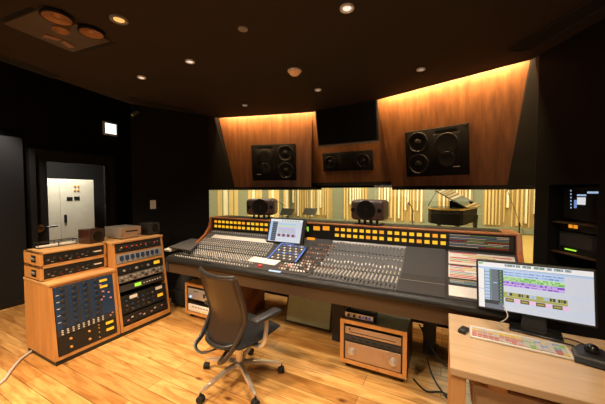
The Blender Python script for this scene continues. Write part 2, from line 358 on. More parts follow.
# --- live room beyond the window
mb = MB(); mb.box((-7.6, 12.6, 0), (5, 12.75, 4.2), 0)
mb.box((4.4, 4.35, 0), (4.5, 12.7, 4.2), 0)
struct(mb, 'wall_live_room', ['live_wall'])
struct(MB().slab([(-7.2, 12.6, 0), (-5.5, 4.35, 0), (-5.5, 4.35, 4.2), (-7.2, 12.6, 4.2)], .1, (-1, 0, 0)), 'wall_live_room_left', ['slat_gr'])
struct(MB().box((-7.6, 4.3, 4.2), (5, 12.8, 4.3)), 'ceiling_live_room', ['white'])
# vertical slats of uneven drop on grey-green panels
mb = MB(); random.seed(3)
panels = [(-7.1, -6.9, 1), (-6.9, -4.75, 0), (-4.75, -4.2, 1), (-4.2, -3.05, 0), (-3.05, -2.6, 1), (-2.6, -.75, 0), (-.75, -.25, 1), (-.25, .95, 0), (.95, 1.3, 1), (1.3, 4.3, 0)]
for a, b, g in panels:
    mb.box((a, 12.5, 0), (b, 12.6, 4.2), 1 if g else 0)
    if g: continue
    x = a+.05
    while x < b-.1:
        lt = random.random() < .38
        z0 = random.choice([.3, .4, .55, .75, .95]) if lt else random.choice([.2, .25, .3, .4])
        wd = random.choice([.03, .04, .06]) if not lt else random.choice([.045, .06])
        mb.box((x, 12.36 if lt else 12.42, z0), (x+wd, 12.5, 4.0), 3 if lt else 2)
        x += wd+random.choice([.05, .07, .10])
mb.box((-6.8, 12.3, .02), (4.3, 12.6, .22), 1)
struct(mb, 'trim_6', ['live_wall', 'slat_gr', 'slat', 'slat_lt'])
# slats on the left side wall of the live room
mb = MB(); 
for k in range(26):
    t = k/26+.02; x = -5.5+(-7.2+5.5)*t; y = 4.35+(12.6-4.35)*t
    if k % 6 in (3, 4): continue
    mb.slab([(x-.02, y, .3), (x+.03, y+.12, .3), (x+.03, y+.12, 4.0), (x-.02, y, 4.0)], .03, (1, .25, 0), k % 3 == 0)
struct(mb, 'trim_7', ['slat', 'slat_lt'])

# ================================================================== CEILING FITTINGS
def downlight(px, py, name, label, r, lens, ring):
    c = on_z(px, py, CZ)
    t = thing(name, label, 'downlight', (c.x, c.y, CZ-.012), group='ceiling downlights')
    MB().lathe([(r*.72, .006), (r*.74, 0), (r, .002), (r, .012), (r*.72, .012)], (c.x, c.y, CZ-.012), (0, 0, 1), 28).build('trim_ring', ring, t)
    MB().lathe([(r*.72, 0), (r*.5, -.004), (.001, -.006)][::-1], (c.x, c.y, CZ-.004), (0, 0, 1), 24).build('lens', lens, t)
    return c
DL = [downlight(347, 7.5, 'downlight', 'large round white downlight nearest the top edge of the photo', .045, 'lamp', 'white'),
      downlight(119, 19, 'downlight', 'gold glowing eyeball downlight beside the big ceiling speaker', .055, 'lamp_gold', 'greybox'),
      downlight(190, 61, 'downlight', 'small white downlight above the chair, second from the ceiling speaker', .04, 'lamp', 'white'),
      downlight(141.5, 77, 'downlight', 'small pale downlight on the left near the ceiling edge and exit sign', .04, 'lamp', 'white'),
      downlight(245, 105, 'downlight', 'small downlight in front of the left wood panel, leftmost of the far row', .035, 'lamp_dim', 'white'),
      downlight(318, 89.5, 'downlight', 'small downlight just in front of the hanging black television', .04, 'lamp_dim', 'white'),
      downlight(421, 69, 'downlight', 'small downlight in front of the right wood panel, rightmost of the far row', .04, 'lamp_dim', 'white')]
c = on_z(294.5, 70.5, CZ)
t = thing('smoke_detector', 'orange-lit domed smoke detector in the middle of the ceiling', 'smoke detector', (c.x, c.y, CZ-.045))
MB().lathe([(.06, .045), (.06, .03), (.045, .012), (.03, .0), (.001, 0)], (c.x, c.y, CZ-.045), (0, 0, 1), 24).build('dome', 'dome_light_tint', t)
MB().lathe([(.066, .045), (.066, .034)], (c.x, c.y, CZ-.045), (0, 0, 1), 24).build('base_ring', 'white', t)
c = on_z(243, 28.5, CZ)
o = MB().lathe([(.035, .016), (.033, .004), (.018, 0), (.001, .002)], (c.x, c.y, CZ-.012), (0, 0, 1), 20).build('ceiling_sprinkler', 'greybox'); recentre(o)
tag(o, 'tiny dark round sprinkler cap in the ceiling left of the smoke detector', 'sprinkler')
# spot lamp on the ceiling edge
c = V((-3.70, 2.33, 2.62))
t = thing('spot_lamp', 'small dark swivel spot lamp at the ceiling edge above the exit sign', 'spot lamp', (c.x, c.y, 2.55))
MB().lathe([(.03, 0), (.035, .03), (.035, .09), (.02, .1)], (c.x-.02, c.y, 2.56), (.5, .5, .6), 16).build('lamp_head', 'black', t)
MB().lathe([(.026, 0), (.001, -.002)], (c.x-.02, c.y, 2.559), (.5, .5, .6), 16).build('lens', 'lamp_gold', t)
MB().box((c.x-.01, c.y-.01, 2.62), (c.x+.03, c.y+.01, 2.70)).build('bracket', 'black', t)
# dark air slots
def slot(pts, label):
    q = [V((p[0], p[1], CZ-.006)) for p in pts]
    t = thing('air_slot', label, 'air vent', tuple(sum(q, V())/4))
    MB().slab(q, .005, (0, 0, 1)).build('slot_opening', 'void', t)
    m = MB()
    for i in range(4): m.tube([q[i], q[(i+1) % 4]], .006, 6)
    m.build('slot_frame', 'black', t)
slot([(.44, 2.84), (.78, 2.29), (.90, 2.37), (.60, 2.90)], 'long dark air slot in the ceiling at upper right')
slot([(-3.45, 2.15), (-3.20, 2.98), (-3.29, 3.02), (-3.57, 2.17)], 'long dark air slot in the ceiling near the left end of the wood panel')
slot([(-3.30, .70), (-3.46, 1.45), (-3.56, 1.43), (-3.42, .70)], 'long dark air slot in the ceiling at far upper left')
# ceiling speaker, flush with a tilted face
A, B = V((-2.25, .875, 0)), V((-2.29, 1.28, 0)); U = (B-A).normalized(); Wd = V((-U.y, U.x, 0)); Wd = Wd if Wd.x < 0 else -Wd
CS = Matrix(((U.x, Wd.x, 0, A.x), (U.y, Wd.y, 0, A.y), (0, 0, -1, CZ), (0, 0, 0, 1)))        # local x to the right in view, y outward to the left wall, z down
def cl(px, py): p = CS.inverted() @ on_z(px, py, CZ); return p.x, p.y
cen = CS @ V((.22, .27, 0))
t = thing('ceiling_speaker', 'large flush ceiling loudspeaker with two bronze cones at upper left', 'speaker', tuple(cen))
MB(CS).box((-.01, -.0, -.03), (.41, .46, .012)).build('front_panel', 'olive', t, bevel=.004)
MB(CS).box((-.035, .08, -.02), (-.01, .42, .003)).build('recess_gap', 'void', t); MB(CS).box((.41, .02, -.02), (.455, .40, .003)).build('recess_gap', 'void', t)
for (px, py, r) in ((57, 14.5, .082), (91.5, 30, .074)):
    x, y = cl(px, py)
    MB(CS).lathe([(r*1.08, .012), (r*1.08, .024), (r, .028), (r*.95, .024), (r*.93, .0125)], (x, y, 0), (0, 0, 1), 32).build('surround', 'spk_blk', t); MB(CS).lathe([(r*.95, .012), (r*.95, .026), (r*.6, .018), (r*.4, .013), (r*.3, .022), (.001, .026)], (x, y, 0), (0, 0, 1), 32).build('woofer', 'bronze', t)
x, y = cl(61, 28); MB(CS).lathe([(.05, .012), (.05, .02), (.043, .024), (.027, .014), (.015, .024), (.001, .028)], (x, y, 0), (0, 0, 1), 28).build('tweeter', 'bronze', t)
x, y = cl(62, 38); m = MB(CS)
for s in (-1, 1): m.slab([(x+s*.008, y-.02, .013), (x+s*.095, y+.015, .013), (x+s*.085, y+.075, .013), (x+s*.012, y+.035, .013)], .008, (0, 0, 1))
m.build('horn', 'bronze', t)

# ================================================================== FRONT WALL FITTINGS
def on_wing(px, py, pln): return on_plane(px, py, *pln)
def soffit(pix, pln, name, label, woofers, mirror, badge):
    """flush loudspeaker in the wood; pix = its four corners TL TR BR BL"""
    TL, TR, BR, BL = [on_wing(*p, pln) for p in pix]
    u = ((TR-TL)+(BR-BL)); w = ((TL-BL)+(TR-BR))
    F = frame(BL, u, w); Fi = F.inverted()
    loc = [Fi @ p for p in (TL, TR, BR, BL)]
    W = (loc[1].x-loc[0].x+loc[2].x-loc[3].x)/2; H = (loc[0].z+loc[1].z-loc[2].z-loc[3].z)/2
    F = frame(sum((TL, TR, BR, BL), V())/4 - V(F.col[0][:3])*W/2 - V(F.col[2][:3])*H/2, u, w)
    c = F @ V((W/2, 0, 0))
    t = thing(name, label, 'speaker', tuple(c))
    MB(F).rbox((0, -.02, 0), (W, .005, H), .006, 2).build('front_panel', 'spk_blk', t)
    return t, F, W, H
def driver(t, F, x, z, r, name='woofer', m='cone'):
    MB(F).lathe([(r*1.06, -.02), (r*1.06, -.028), (r, -.034), (r*.9, -.034), (r*.82, -.022), (r*.4, -.0205), (r*.33, -.03), (.001, -.036)], (x, 0, z), (0, 1, 0), 36).build(name, m, t)
for pix, pln, lab, mir in (([(251, 145), (295.6, 143.7), (296.7, 180), (253.3, 180.7)], pl, 'large flush black loudspeaker set in the left wood panel', 0),
                           ([(404.8, 132.7), (468.7, 122.7), (469.8, 174.6), (407.8, 176.5)], pr, 'large flush black loudspeaker set in the right wood panel', 1)):
    t, F, W, H = soffit(pix, pln, 'soffit_speaker', lab, 2, mir, True)
    X = (lambda f: (1-f)*W) if mir else (lambda f: f*W)
    r = H*.215
    for zf in (.27, .74): driver(t, F, X(.775), zf*H, r)
    x0, x1 = sorted((X(.10), X(.52)))
    MB(F).rbox((x0, -.03, .12*H), (x1, -.018, .86*H), .006, 2).build('horn_panel', 'spk_blk', t)
    cx = (x0+x1)/2
    MB(F).lathe([(.42*(x1-x0), -.030), (.40*(x1-x0), -.036), (.2*(x1-x0), -.031), (.001, -.0305)], (cx, 0, .65*H), (0, 1, 0), 28).build('midrange_dome', 'cone', t)
    MB(F).lathe([(.30*(x1-x0), -.030), (.28*(x1-x0), -.036), (.1*(x1-x0), -.031), (.001, -.0305)], (cx, 0, .34*H), (0, 1, 0), 28).build('tweeter_horn', 'cone', t)
    for zf in (.04, .93):
        a, b = sorted((X(.16), X(.48))); MB(F).box((a, -.024, zf*H), (b, -.019, (zf+.035)*H)).build('port_slot', 'void', t)
    a, b = sorted((X(.12), X(.22))); MB(F).box((a, -.032, .17*H), (b, -.0299, .185*H)).build('maker_badge', 'paper', t, label='small pale badge plate')
    m = MB(F)
    for a_ in (.03, .97):
        for z_ in (.04, .96): m.cyl((a_*W, -.02, z_*H), (a_*W, -.024, z_*H), .007, 8)
    m.build('screw_heads', 'black_gloss', t)
t, F, W, H = soffit([(322.6, 153.5), (372.8, 149.5), (374, 170), (324, 171)], pc, 'center_speaker', 'long low black centre loudspeaker set below the television', 2, 0, False)
for xf in (.17, .82): driver(t, F, xf*W, .48*H, H*.34)
MB(F).rbox((.36*W, -.028, .1*H), (.64*W, -.018, .9*H), .005, 2).build('horn_panel', 'spk_blk', t)
driver(t, F, .5*W, .62*H, H*.14, 'tweeter')
driver(t, F, .5*W, .3*H, H*.14, 'midrange_dome')
MB(F).box((.08*W, -.024, .88*H), (.3*W, -.019, .94*H)).build('port_slot', 'void', t)
# hanging television, tipped forward
pT = on_wing(346, 146, pc); fwd = V((-.10, -.98, 0))
q = [on_plane(px, py, pT+V((0, -.16, 0)), V((-.10, -1, -.20)).normalized()) for px, py in ((315, 107), (378, 98), (378.6, 140.5), (318, 147.5))]
F = frame(q[3], (q[2]-q[3])+(q[1]-q[0]), (q[0]-q[3])+(q[1]-q[2])); W = (q[2]-q[3]).length; H = (q[0]-q[3]).length
t = thing('television', 'black flat television hanging from the ceiling before the centre wood panel', 'television', tuple(F @ V((W/2, 0, 0))))
MB(F).rbox((0, 0, 0), (W, .05, H), .008, 2).build('housing', 'black', t)
MB(F).box((.02, -.002, .035), (W-.02, .002, H-.02)).build('screen', 'black_gloss', t)
MB(F).box((.0, -.006, 0), (W, .004, .026)).build('lower_bezel', 'greybox', t)
MB(F).box((W*.4, .05, H*.3), (W*.6, .09, H+.05)).build('hanger_bracket', 'black', t)

# ================================================================== LEFT WALL FITTINGS
c = on_x(110.5, 129, DX+.03)
t = thing('exit_sign', 'glowing white and green exit sign above the dark door', 'exit sign', tuple(c-V((0, 0, .13))))
MB().rbox((DX, c.y-.115, c.z-.115), (DX+.04, c.y+.115, c.z+.115), .006, 2).build('housing', 'white', t)
MB().box((DX+.036, c.y-.088, c.z-.082), (DX+.043, c.y+.088, c.z+.086)).build('lit_panel', 'exit', t)
fx = DX+.045; m = MB()
def fig(a, b, w_=.012): m.tube([(fx, c.y+a[0], c.z+a[1]), (fx, c.y+b[0], c.z+b[1])], [w_*.5, w_*.5], 6)
m.lathe([(.012, -.002), (.012, .002)], (fx, c.y+.0, c.z+.052), (1, 0, 0), 12)
for a, b in (((0, .034), (-.012, -.008)), ((-.012, -.008), (.02, -.03)), ((.02, -.03), (.012, -.06)), ((-.012, -.008), (-.035, -.035)), ((-.035, -.035), (-.062, -.035)), ((0, .03), (.028, .01)), ((.028, .01), (.045, .02)), ((0, .03), (-.03, .022)), ((-.03, .022), (-.036, -.002))): fig(a, b)
for a, b in (((.035, -.065), (.035, .068)), ((.035, .068), (.078, .068)), ((.078, .068), (.078, -.065))): fig(a, b, .008)
m.build('running_figure', 'exit_g', t)
# light switch on the angled wall
d = ray(153, 204.5); nn = V((WL1.y-WL0.y, -(WL1.x-WL0.x), 0)).normalized(); c = on_plane(153, 204.5, WL0, nn); uu = (WL0-WL1).normalized()
F = frame(c, uu, (0, 0, 1))
t = thing('light_switch', 'white wall switch plate on the black wall left of the window', 'light switch', tuple(c-V((0, 0, .06))))
MB(F).rbox((-.036, -.008, -.06), (.036, .0, .06), .003, 2).build('plate', 'white', t)
MB(F).box((-.012, -.013, -.022), (.012, -.006, .022)).build('rocker', 'paper', t)
# electrical cabinet in the corridor
CX = -6.55
c0, c1 = on_x(48, 240, CX), on_x(93.5, 180, CX); y0, y1, zt = on_x(47.5, 200, CX).y, on_x(94, 200, CX).y, on_x(70, 179.3, CX).z
t = thing('electrical_cabinet', 'tall cream electrical cabinet seen through the glass of the door', 'cabinet', (CX-.2, (y0+y1)/2, 0))
MB().box((CX-.4, y0-.35, 0), (CX, y1, zt)).build('cabinet_body', 'cabinet_white', t, bevel=.006)
ys = on_x(59.5, 200, CX).y
MB().box((CX, y0-.35, .08), (CX+.015, ys-.006, zt-.02)).build('door', 'cabinet_white', t)
dd = MB().box((CX, ys+.006, .08), (CX+.015, y1-.01, zt-.02)).build('door', 'cabinet_white', t)
p = on_x(65.5, 218.5, CX+.02); MB().box((CX+.015, p.y-.02, p.z-.075), (CX+.035, p.y+.02, p.z+.075)).build('handle', 'black', dd)
for px, py in ((69.7, 198.5), (77, 198)):
    p = on_x(px, py, CX+.02); MB().box((CX+.015, p.y-.047, p.z-.04), (CX+.022, p.y+.047, p.z+.03)).build('name_plate', 'black', dd)
for px, py in ((75, 186.3), (78.3, 186.5), (75, 190.3), (78.3, 190.5)):
    p = on_x(px, py, CX+.02); MB().lathe([(.02, 0), (.018, .015), (.001, .02)], (CX+.015, p.y, p.z), (1, 0, 0), 12).build('indicator_lamp', 'orange', dd)
# ================================================================== LIVE ROOM THINGS
PY = 9.1
t = thing('grand_piano', 'black grand piano with raised lid standing in the room beyond the window', 'piano', (.2, PY+.8, 0))
nA, nC, fA, fC = on_y(434.5, 191, PY+.15), on_y(467, 209, PY+.1), on_y(443, 186.5, PY+1.55), on_y(482, 207, PY+1.6)
sh = lambda y: (y-PY)*.30
out = [(x-.10+sh(y), y) for x, y in ((.50, PY), (.56, PY+.1), (.56, PY+1.7), (-.62, PY+1.7), (-.66, PY+1.1), (-.55, PY+.65), (-.35, PY+.3), (0, PY+.02), (.3, PY-.05))]
MB().prism(out, 'z', .56, 1.0).build('case', 'piano', t, bevel=.01)
cx_, cy_ = sum(p[0] for p in out)/9, sum(p[1] for p in out)/9
MB().prism(out, 'z', .985, 1.035).build('rim_moulding', 'gold', t)
MB().prism([(cx_+(x-cx_)*.94, cy_+(y-cy_)*.94) for x, y in out], 'z', 1.035, 1.04).build('soundboard', 'black_gloss', t)
LQ = [nC, fC, fA, nA]; ln = (fC-nC).cross(nA-nC).normalized(); ln = ln if ln.z > 0 else -ln
MB().slab(LQ, .035, ln).build('lid', 'lid_black', t)
MB().tube([on_y(428, 206, PY+.5), on_y(437, 190.5, PY+.4)], .010, 6).build('lid_prop', 'black_gloss', t)
MB().box((.0, PY+1.7, .62), (1.0, PY+1.95, .76)).build('keybed', 'black_gloss', t)
MB().box((.04, PY+1.75, .76), (.96, PY+1.9, .78)).build('keyboard', 'white', t)
MB().slab([(.15, PY+1.3, 1.04), (.8, PY+1.3, 1.04), (.8, PY+1.2, 1.24), (.15, PY+1.2, 1.24)], .02, (0, 1, 0)).build('music_desk', 'black_gloss', t)
for x, y in ((.35, PY+.2), (-.15, PY+1.4), (.9, PY+1.5)): MB().tube([(x, y, 0), (x, y, .1), (x, y, .72)], [.035, .05, .075], 10).build('leg', 'black_gloss', t)
def mic_stand(x, y, h, label, boom=(-.5, 0, .25), mt='black', br=.009):
    t = thing('microphone_stand', label, 'microphone stand', (x, y, 0), group='microphone stands in the live room')
    MB().tube([(x, y, .1), (x, y, h)], .012, 8).build('pole', 'black', t)
    for k in range(3): MB().tube([(x, y, .22), (x+.35*cos(k*2.1), y+.35*sin(k*2.1), .012)], .011, 6).build('leg', 'black', t)
    MB().tube([(x-boom[0]*.3, y, h-boom[2]*.3), (x+boom[0], y+boom[1], h+boom[2])], br, 6).build('boom_arm', mt, t)
    MB().tube([(x+boom[0], y, h+boom[2]), (x+boom[0]*1.2, y, h+boom[2]-.08)], .025, 10).build('microphone', 'greybox', t)
mic_stand(1.28, 6.6, .95, 'dark microphone stand on the pale floor at the right end of the window', (-.25, 0, .75), 'greybox', .006)
mic_stand(-.75, 8.0, 1.05, 'thin dark microphone stand seen just left of the piano', (-.1, 0, .2))
mic_stand(-1.9, 8.0, 1.0, 'thin dark microphone stand behind the right small speaker', (.15, 0, .2))
mic_stand(-5.0, 8.3, 1.1, 'thin dark microphone stand seen between left speaker and console display', (-.4, 0, .2))
for i, (x, y, lab) in enumerate(((-4.4, 7.6, 'dark music stand beyond the window behind the console display'), (-3.8, 8.0, 'dark music stand beyond the window just left of the step in the wood'))):
    t = thing('music_stand', lab, 'music stand', (x, y, 0), group='music stands in the live room')
    MB().tube([(x, y, .05), (x, y, .9)], .012, 8).build('pole', 'black', t)
    MB().slab([(x-.22, y-.09, .80), (x+.22, y-.09, .80), (x+.22, y+.09, 1.0), (x-.22, y+.09, 1.0)], .01, (0, 1, 0)).build('desk', 'black', t)
    for k in range(3): MB().tube([(x, y, .2), (x+.3*cos(k*2.1), y+.3*sin(k*2.1), .012)], .01, 6).build('leg', 'black', t)

# ================================================================== MIXING CONSOLE
X0, X1 = -2.86, .57
t = thing('mixing_console', 'huge dark mixing console with rows of yellow meters under the window', 'mixing console', ((X0+X1)/2, 2.6, 0)); CONSOLE = t
SURF = [(2.19, .795), (2.52, .845), (2.83, 1.025)]                       # (y, z) of the working surface, front to back
def sz(y):
    (a, b), (c_, d_), (e, f) = SURF
    return b+(y-a)/(c_-a)*(d_-b) if y < c_ else d_+(y-c_)/(e-c_)*(f-d_)
def sn(y): 
    (a, b), (c_, d_), (e, f) = SURF
    v = V((0, c_-a, d_-b)) if y < c_ else V((0, e-c_, f-d_)); v.normalize(); return V((0, -v.z, v.y))
BY, BZ0, BZ1 = 2.85, 1.03, 1.178
MB().prism([(2.19, .66), (2.19, .775), (2.52, .825), (2.83, 1.0), (3.16, 1.0), (3.16, .72), (2.6, .62)], 'x', X0+.03, X1-.03).build('console_body', 'panel_dk', t)
MB().rbox((X0+.02, 2.11, .735), (X1-.02, 2.20, .80), .03, 4).build('armrest', 'pad', t)
MB().box((X0+.03, 2.155, .615), (X1-.03, 2.19, .742)).build('front_skirt', 'skirt', t, bevel=.004)
side = [(2.50, .62), (2.50, .850), (2.60, .90), (2.72, .98), (2.79, 1.06), (2.835, 1.195), (3.17, 1.195), (3.17, .70), (2.6, .60)]
front_side = [(2.14, .62), (2.14, .78), (2.19, .80), (2.50, .848), (2.50, .62)]
for xa in (X0, X1-.035): MB().prism(front_side, 'x', xa, xa+.035).build('side_plate', 'panel_dk', t, bevel=.004)
MB().prism(side, 'x', X0, X0+.035).build('end_cheek', 'cheek', t, bevel=.006)
MB().prism(side, 'x', X1-.04, X1).build('end_cheek', 'cheek', t, bevel=.006)
br = MB().box((X0+.035, BY, BZ0-.04), (X1-.04, 3.16, BZ1)).build('meter_bridge', 'black', t)
MB().box((X0+.03, BY-.012, BZ1), (X1-.03, 3.17, BZ1+.014)).build('bridge_cap', 'cheek', br, bevel=.003)
MB().box((X0+.1, 2.93, BZ1+.0145), (X1-.12, 3.15, BZ1+.018)).build('bridge_shelf', 'black', br)
CW = .0675
LB0, RB0 = -2.80, -1.062                                                  # where the two channel banks begin
def bank(x0, n, skip=()):
    for k in range(n):
        if k in skip: continue
        xa = x0+k*CW; gap = .012 if k >= 8 else 0
        for r, z in ((0, 1.137), (1, 1.074)):
            xm = xa+gap+CW/2
            MB().box((xm-.021, BY-.006, z-.0155), (xm+.021, BY, z+.0155)).build('meter', 'led_y' if (k*5+r*3) % 7 else 'led_o', br)
bank(LB0, 16); bank(RB0, 16)
for x0 in (LB0, RB0):                                                      # bezels around the meters
    m = MB(); ws = 16*CW+.02
    m.box((x0-.012, BY-.004, 1.04), (x0+ws, BY-.0005, 1.050)).box((x0-.012, BY-.004, 1.162), (x0+ws, BY-.0005, 1.172)).box((x0-.012, BY-.004, 1.099), (x0+ws, BY-.0005, 1.112))
    for k in range(17):
        x = x0+k*CW+(.012 if k > 8 else 0); m.box((x-.006, BY-.004, 1.045), (x+.006, BY-.0005, 1.165))
    m.build('meter_bezel', 'panel_dk', br)
for px in (316.5, 326):
    p = on_y(px, 228.3, BY-.006); MB().box((p.x-.038, BY-.006, p.z-.022), (p.x+.038, BY, p.z+.022)).build('meter', 'led_o', br)
for px, py in ((306, 227), (308, 229)):
    p = on_y(px, py, BY); MB().box((p.x-.006, BY-.006, p.z-.025), (p.x+.006, BY, p.z+.025)).build('level_lamp', 'led_g', br)
for px in (316, 320.5):
    p = on_z(px, 238.6, .99); MB().box((p.x-.022, 2.795, .996), (p.x+.022, 2.815, 1.03)).build('meter', 'led_o', br)
# --- channel strips: a panel each, with its faders; knobs and caps beside them
KN = []
def strip(x0, x1, kind, seedk):
    y0, y1, y2 = 2.20, 2.52, 2.83
    m = MB()
    for a, b in ((y0, y1), (y1, y2)):
        e_ = 0 if kind == 'blank' else .001
        q = [(x0+e_, a, sz(a)-.012), (x1-e_, a, sz(a)-.012), (x1-e_, b, sz(b-1e-4)-.012), (x0+e_, b, sz(b-1e-4)-.012)]
        m.slab(q, .012, sn((a+b)/2))
    rows = []
    if kind == 'blank':
        for y in (2.40, 2.58, 2.66, 2.76): 
            n = sn(y); c_ = V((0, y, sz(y))); m.slab([(x0, y-.003, sz(y-.003)), (x1, y-.003, sz(y-.003)), (x1, y+.003, sz(y+.003)), (x0, y+.003, sz(y+.003))], .0015, n, 1)
    return m.build('channel_strip', ['panel' if kind != 'blank' else 'panel_dk', 'greybox', 'panel_lt'], CONSOLE)
def cap(par, x, y, mats, w=.011, l=.022, h=.012, name='fader_cap'):
    n = sn(y); u = V((1, 0, 0)); v = n.cross(u)
    Fm = Matrix(((u.x, v.x, n.x, x), (u.y, v.y, n.y, y), (u.z, v.z, n.z, sz(y)), (0, 0, 0, 1)))
    m = MB(Fm); m.box((-.003, -.045, .0002), (.003, .045, .0012), 1)
    m.add([(-w/2, -l/2, 0), (w/2, -l/2, 0), (w/2, l/2, 0), (-w/2, l/2, 0), (-w*.35, -l*.4, h), (w*.35, -l*.4, h), (w*.35, l*.4, h), (-w*.35, l*.4, h)],
          [(0, 3, 2, 1), (4, 5, 6, 7), (0, 1, 5, 4), (1, 2, 6, 5), (2, 3, 7, 6), (3, 0, 4, 7)], 0)
    return m.build(name, [mats, 'void'], par)
def knob_geo(m, x, y, r, mi, h=.012):
    n = sn(y); p = V((x, y, sz(y))); m.lathe([(r, 0), (r*.9, h*.8), (r*.6, h), (.001, h)], p, n, 8, mi)
KMATS = ['knob_lt', 'cap_dk', 'knob_br', 'red', 'blue_lit', 'panel_lt', 'led_y']
random.seed(11)
specs = []                                                                # (distance to viewer, x, y, r, material)
HALF = CW/2
for k in range(32):                                                       # left bank: two narrow channels per meter
    x0 = LB0+k*HALF; st = strip(x0, x0+HALF, 'ch', k); xc = x0+HALF/2
    cap(st, xc, 2.285+.012*sin(k*1.3), 'silver')
    cap(st, xc, 2.47+.010*sin(k*2.1), 'cap_dk', h=.010)
    for y, mm, r in ((2.215, 5, .006), (2.245, 1, .006), (2.33, 0, .006), (2.36, 5, .0065), (2.395, 0, .006), (2.42, 5, .0055), (2.515, 0, .006), (2.545, 0, .006), (2.58, 5, .0065), (2.615, 0, .006), (2.64, 5, .006), (2.665, 0, .006), (2.45, 5, .0055), (2.60, 5, .0055), (2.77, 1, .006), (2.795, 5, .0045)):
        specs.append((xc, y, r, mm))
for k in range(22):                                                       # right bank
    x0 = RB0+k*HALF; st = strip(x0, x0+HALF, 'ch', k); xc = x0+HALF/2
    cap(st, xc, 2.255+.012*sin(k*1.7), 'cap_dk', h=.014)
    cap(st, xc, 2.555+.008*sin(k*1.1), 'knob_lt', l=.03, h=.010)
    for y, mm, r in ((2.315, 0, .0065), (2.345, 5, .006), (2.375, 0, .007), (2.405, 2 if k < 5 else 0, .006), (2.435, 1, .007), (2.465, 0, .006), (2.495, 5, .0055), (2.64, 0, .006), (2.69, 1, .006), (2.78, 0, .005)):
        specs.append((xc, y, r, mm))
for k in range(5): strip(RB0+11*CW+k*CW, RB0+11*CW+(k+1)*CW, 'blank', k)
# --- white tape along the left bank
m = MB(); ya, yb = 2.69, 2.745
m.slab([(LB0+.10, ya, sz(ya)), (-1.74, ya, sz(ya)), (-1.74, yb, sz(yb)), (LB0+.12, yb, sz(yb))], .003, sn(2.7)); m.build('scribble_strip', 'panel_lt', t)
ya, yb = 2.60, 2.625
m = MB(); m.slab([(RB0, 2.795, sz(2.795)), (RB0+22*HALF, 2.795, sz(2.795)), (RB0+22*HALF, 2.815, sz(2.815)), (RB0, 2.815, sz(2.815))], .003, sn(2.8)); m.build('scribble_strip', 'greybox', t)
# --- master section
CM0, CM1 = LB0+16*CW, RB0
m = MB()
for a, b in ((2.20, 2.52), (2.52, 2.83)):
    m.slab([(CM0+.004, a, sz(a)-.012), (CM1-.004, a, sz(a)-.012), (CM1-.004, b, sz(b-1e-4)-.012), (CM0+.004, b, sz(b-1e-4)-.012)], .013, sn((a+b)/2))
m.build('master_section', 'panel_dk', t)
m = MB(); xa, xb = CM0+.07, CM0+.42
m.slab([(xa, 2.43, sz(2.43)), (xb, 2.43, sz(2.43)), (xb+.01, 2.69, sz(2.69)+.01), (xa+.02, 2.69, sz(2.69)+.01)], .01, sn(2.6), 0)
A0, B0, C0, D0 = V((xa, 2.43, sz(2.43)+.011)), V((xb, 2.43, sz(2.43)+.011)), V((xb+.01, 2.69, sz(2.69)+.021)), V((xa+.02, 2.69, sz(2.69)+.021))
tn = (B0-A0).cross(D0-A0).normalized()
def tp(u, v): return A0.lerp(B0, u).lerp(D0.lerp(C0, u), v)
def tq(u0, u1, v0, v1, mi): m.slab([tp(u0, v0), tp(u1, v0), tp(u1, v1), tp(u0, v1)], .003, tn, mi)
for k in range(6):
    for j in range(12): tq(.10+j*.068, .15+j*.068, .08+k*.15, .15+k*.15, 1 if (k in (2, 5) and j % 2) else (3 if (j+k) % 3 == 0 else 2))
tq(.0, .045, .0, .95, 1); tq(.94, .985, .0, .8, 1); tq(.0, .5, .965, .995, 1)
m.build('transport_panel', ['panel_dk', 'blue_lit', 'panel', 'panel_lt'], t)
for i in range(13):                                                       # centre knobs, copper coloured towards the back
    for j in range(9):
        x = CM0+.36+i*.029-.012*(8-j); y = 2.27+j*.058
        if x < CM0+.30 or (y > 2.40 and x < CM0+.45): continue
        specs.append((x, y, .0085 if (i+j) % 3 else .011, random.choice([2, 2, 0, 1, 2] if y > 2.45 else [0, 5, 1, 2, 0])))
specs.sort(key=lambda s: (V((s[0], s[1], .85))-CAM).length - (.6 if s[0] > -1.5 else 0))
for x, y, r, mm in specs[:100]:
    m = MB(); knob_geo(m, x, y, r, 0, .014); m.build('knob', KMATS[mm], t)
m = MB()
for x, y, r, mm in specs[100:]: knob_geo(m, x, y, r, mm, .013)
m.build('small_knobs', KMATS, t, kind='stuff')
for px, py, mm in ((260, 263.5, 'red'), (290, 264.5, 'pink')):
    p = on_z(px, py, .835); m = MB(); m.lathe([(.022, 0), (.02, .016), (.012, .02), (.001, .02)], (p.x, p.y, sz(p.y)), sn(p.y), 16); m.build('talkback_button', mm, t)
p = on_z(274.5, 269.5, .82); m = MB()
m.slab([(p.x-.065, p.y-.028, sz(p.y-.028)+.001), (p.x+.065, p.y-.028, sz(p.y-.028)+.001), (p.x+.055, p.y+.03, sz(p.y+.03)+.001), (p.x-.075, p.y+.03, sz(p.y+.03)+.001)], .004, sn(p.y)); m.build('small_display', 's_lblue', t)
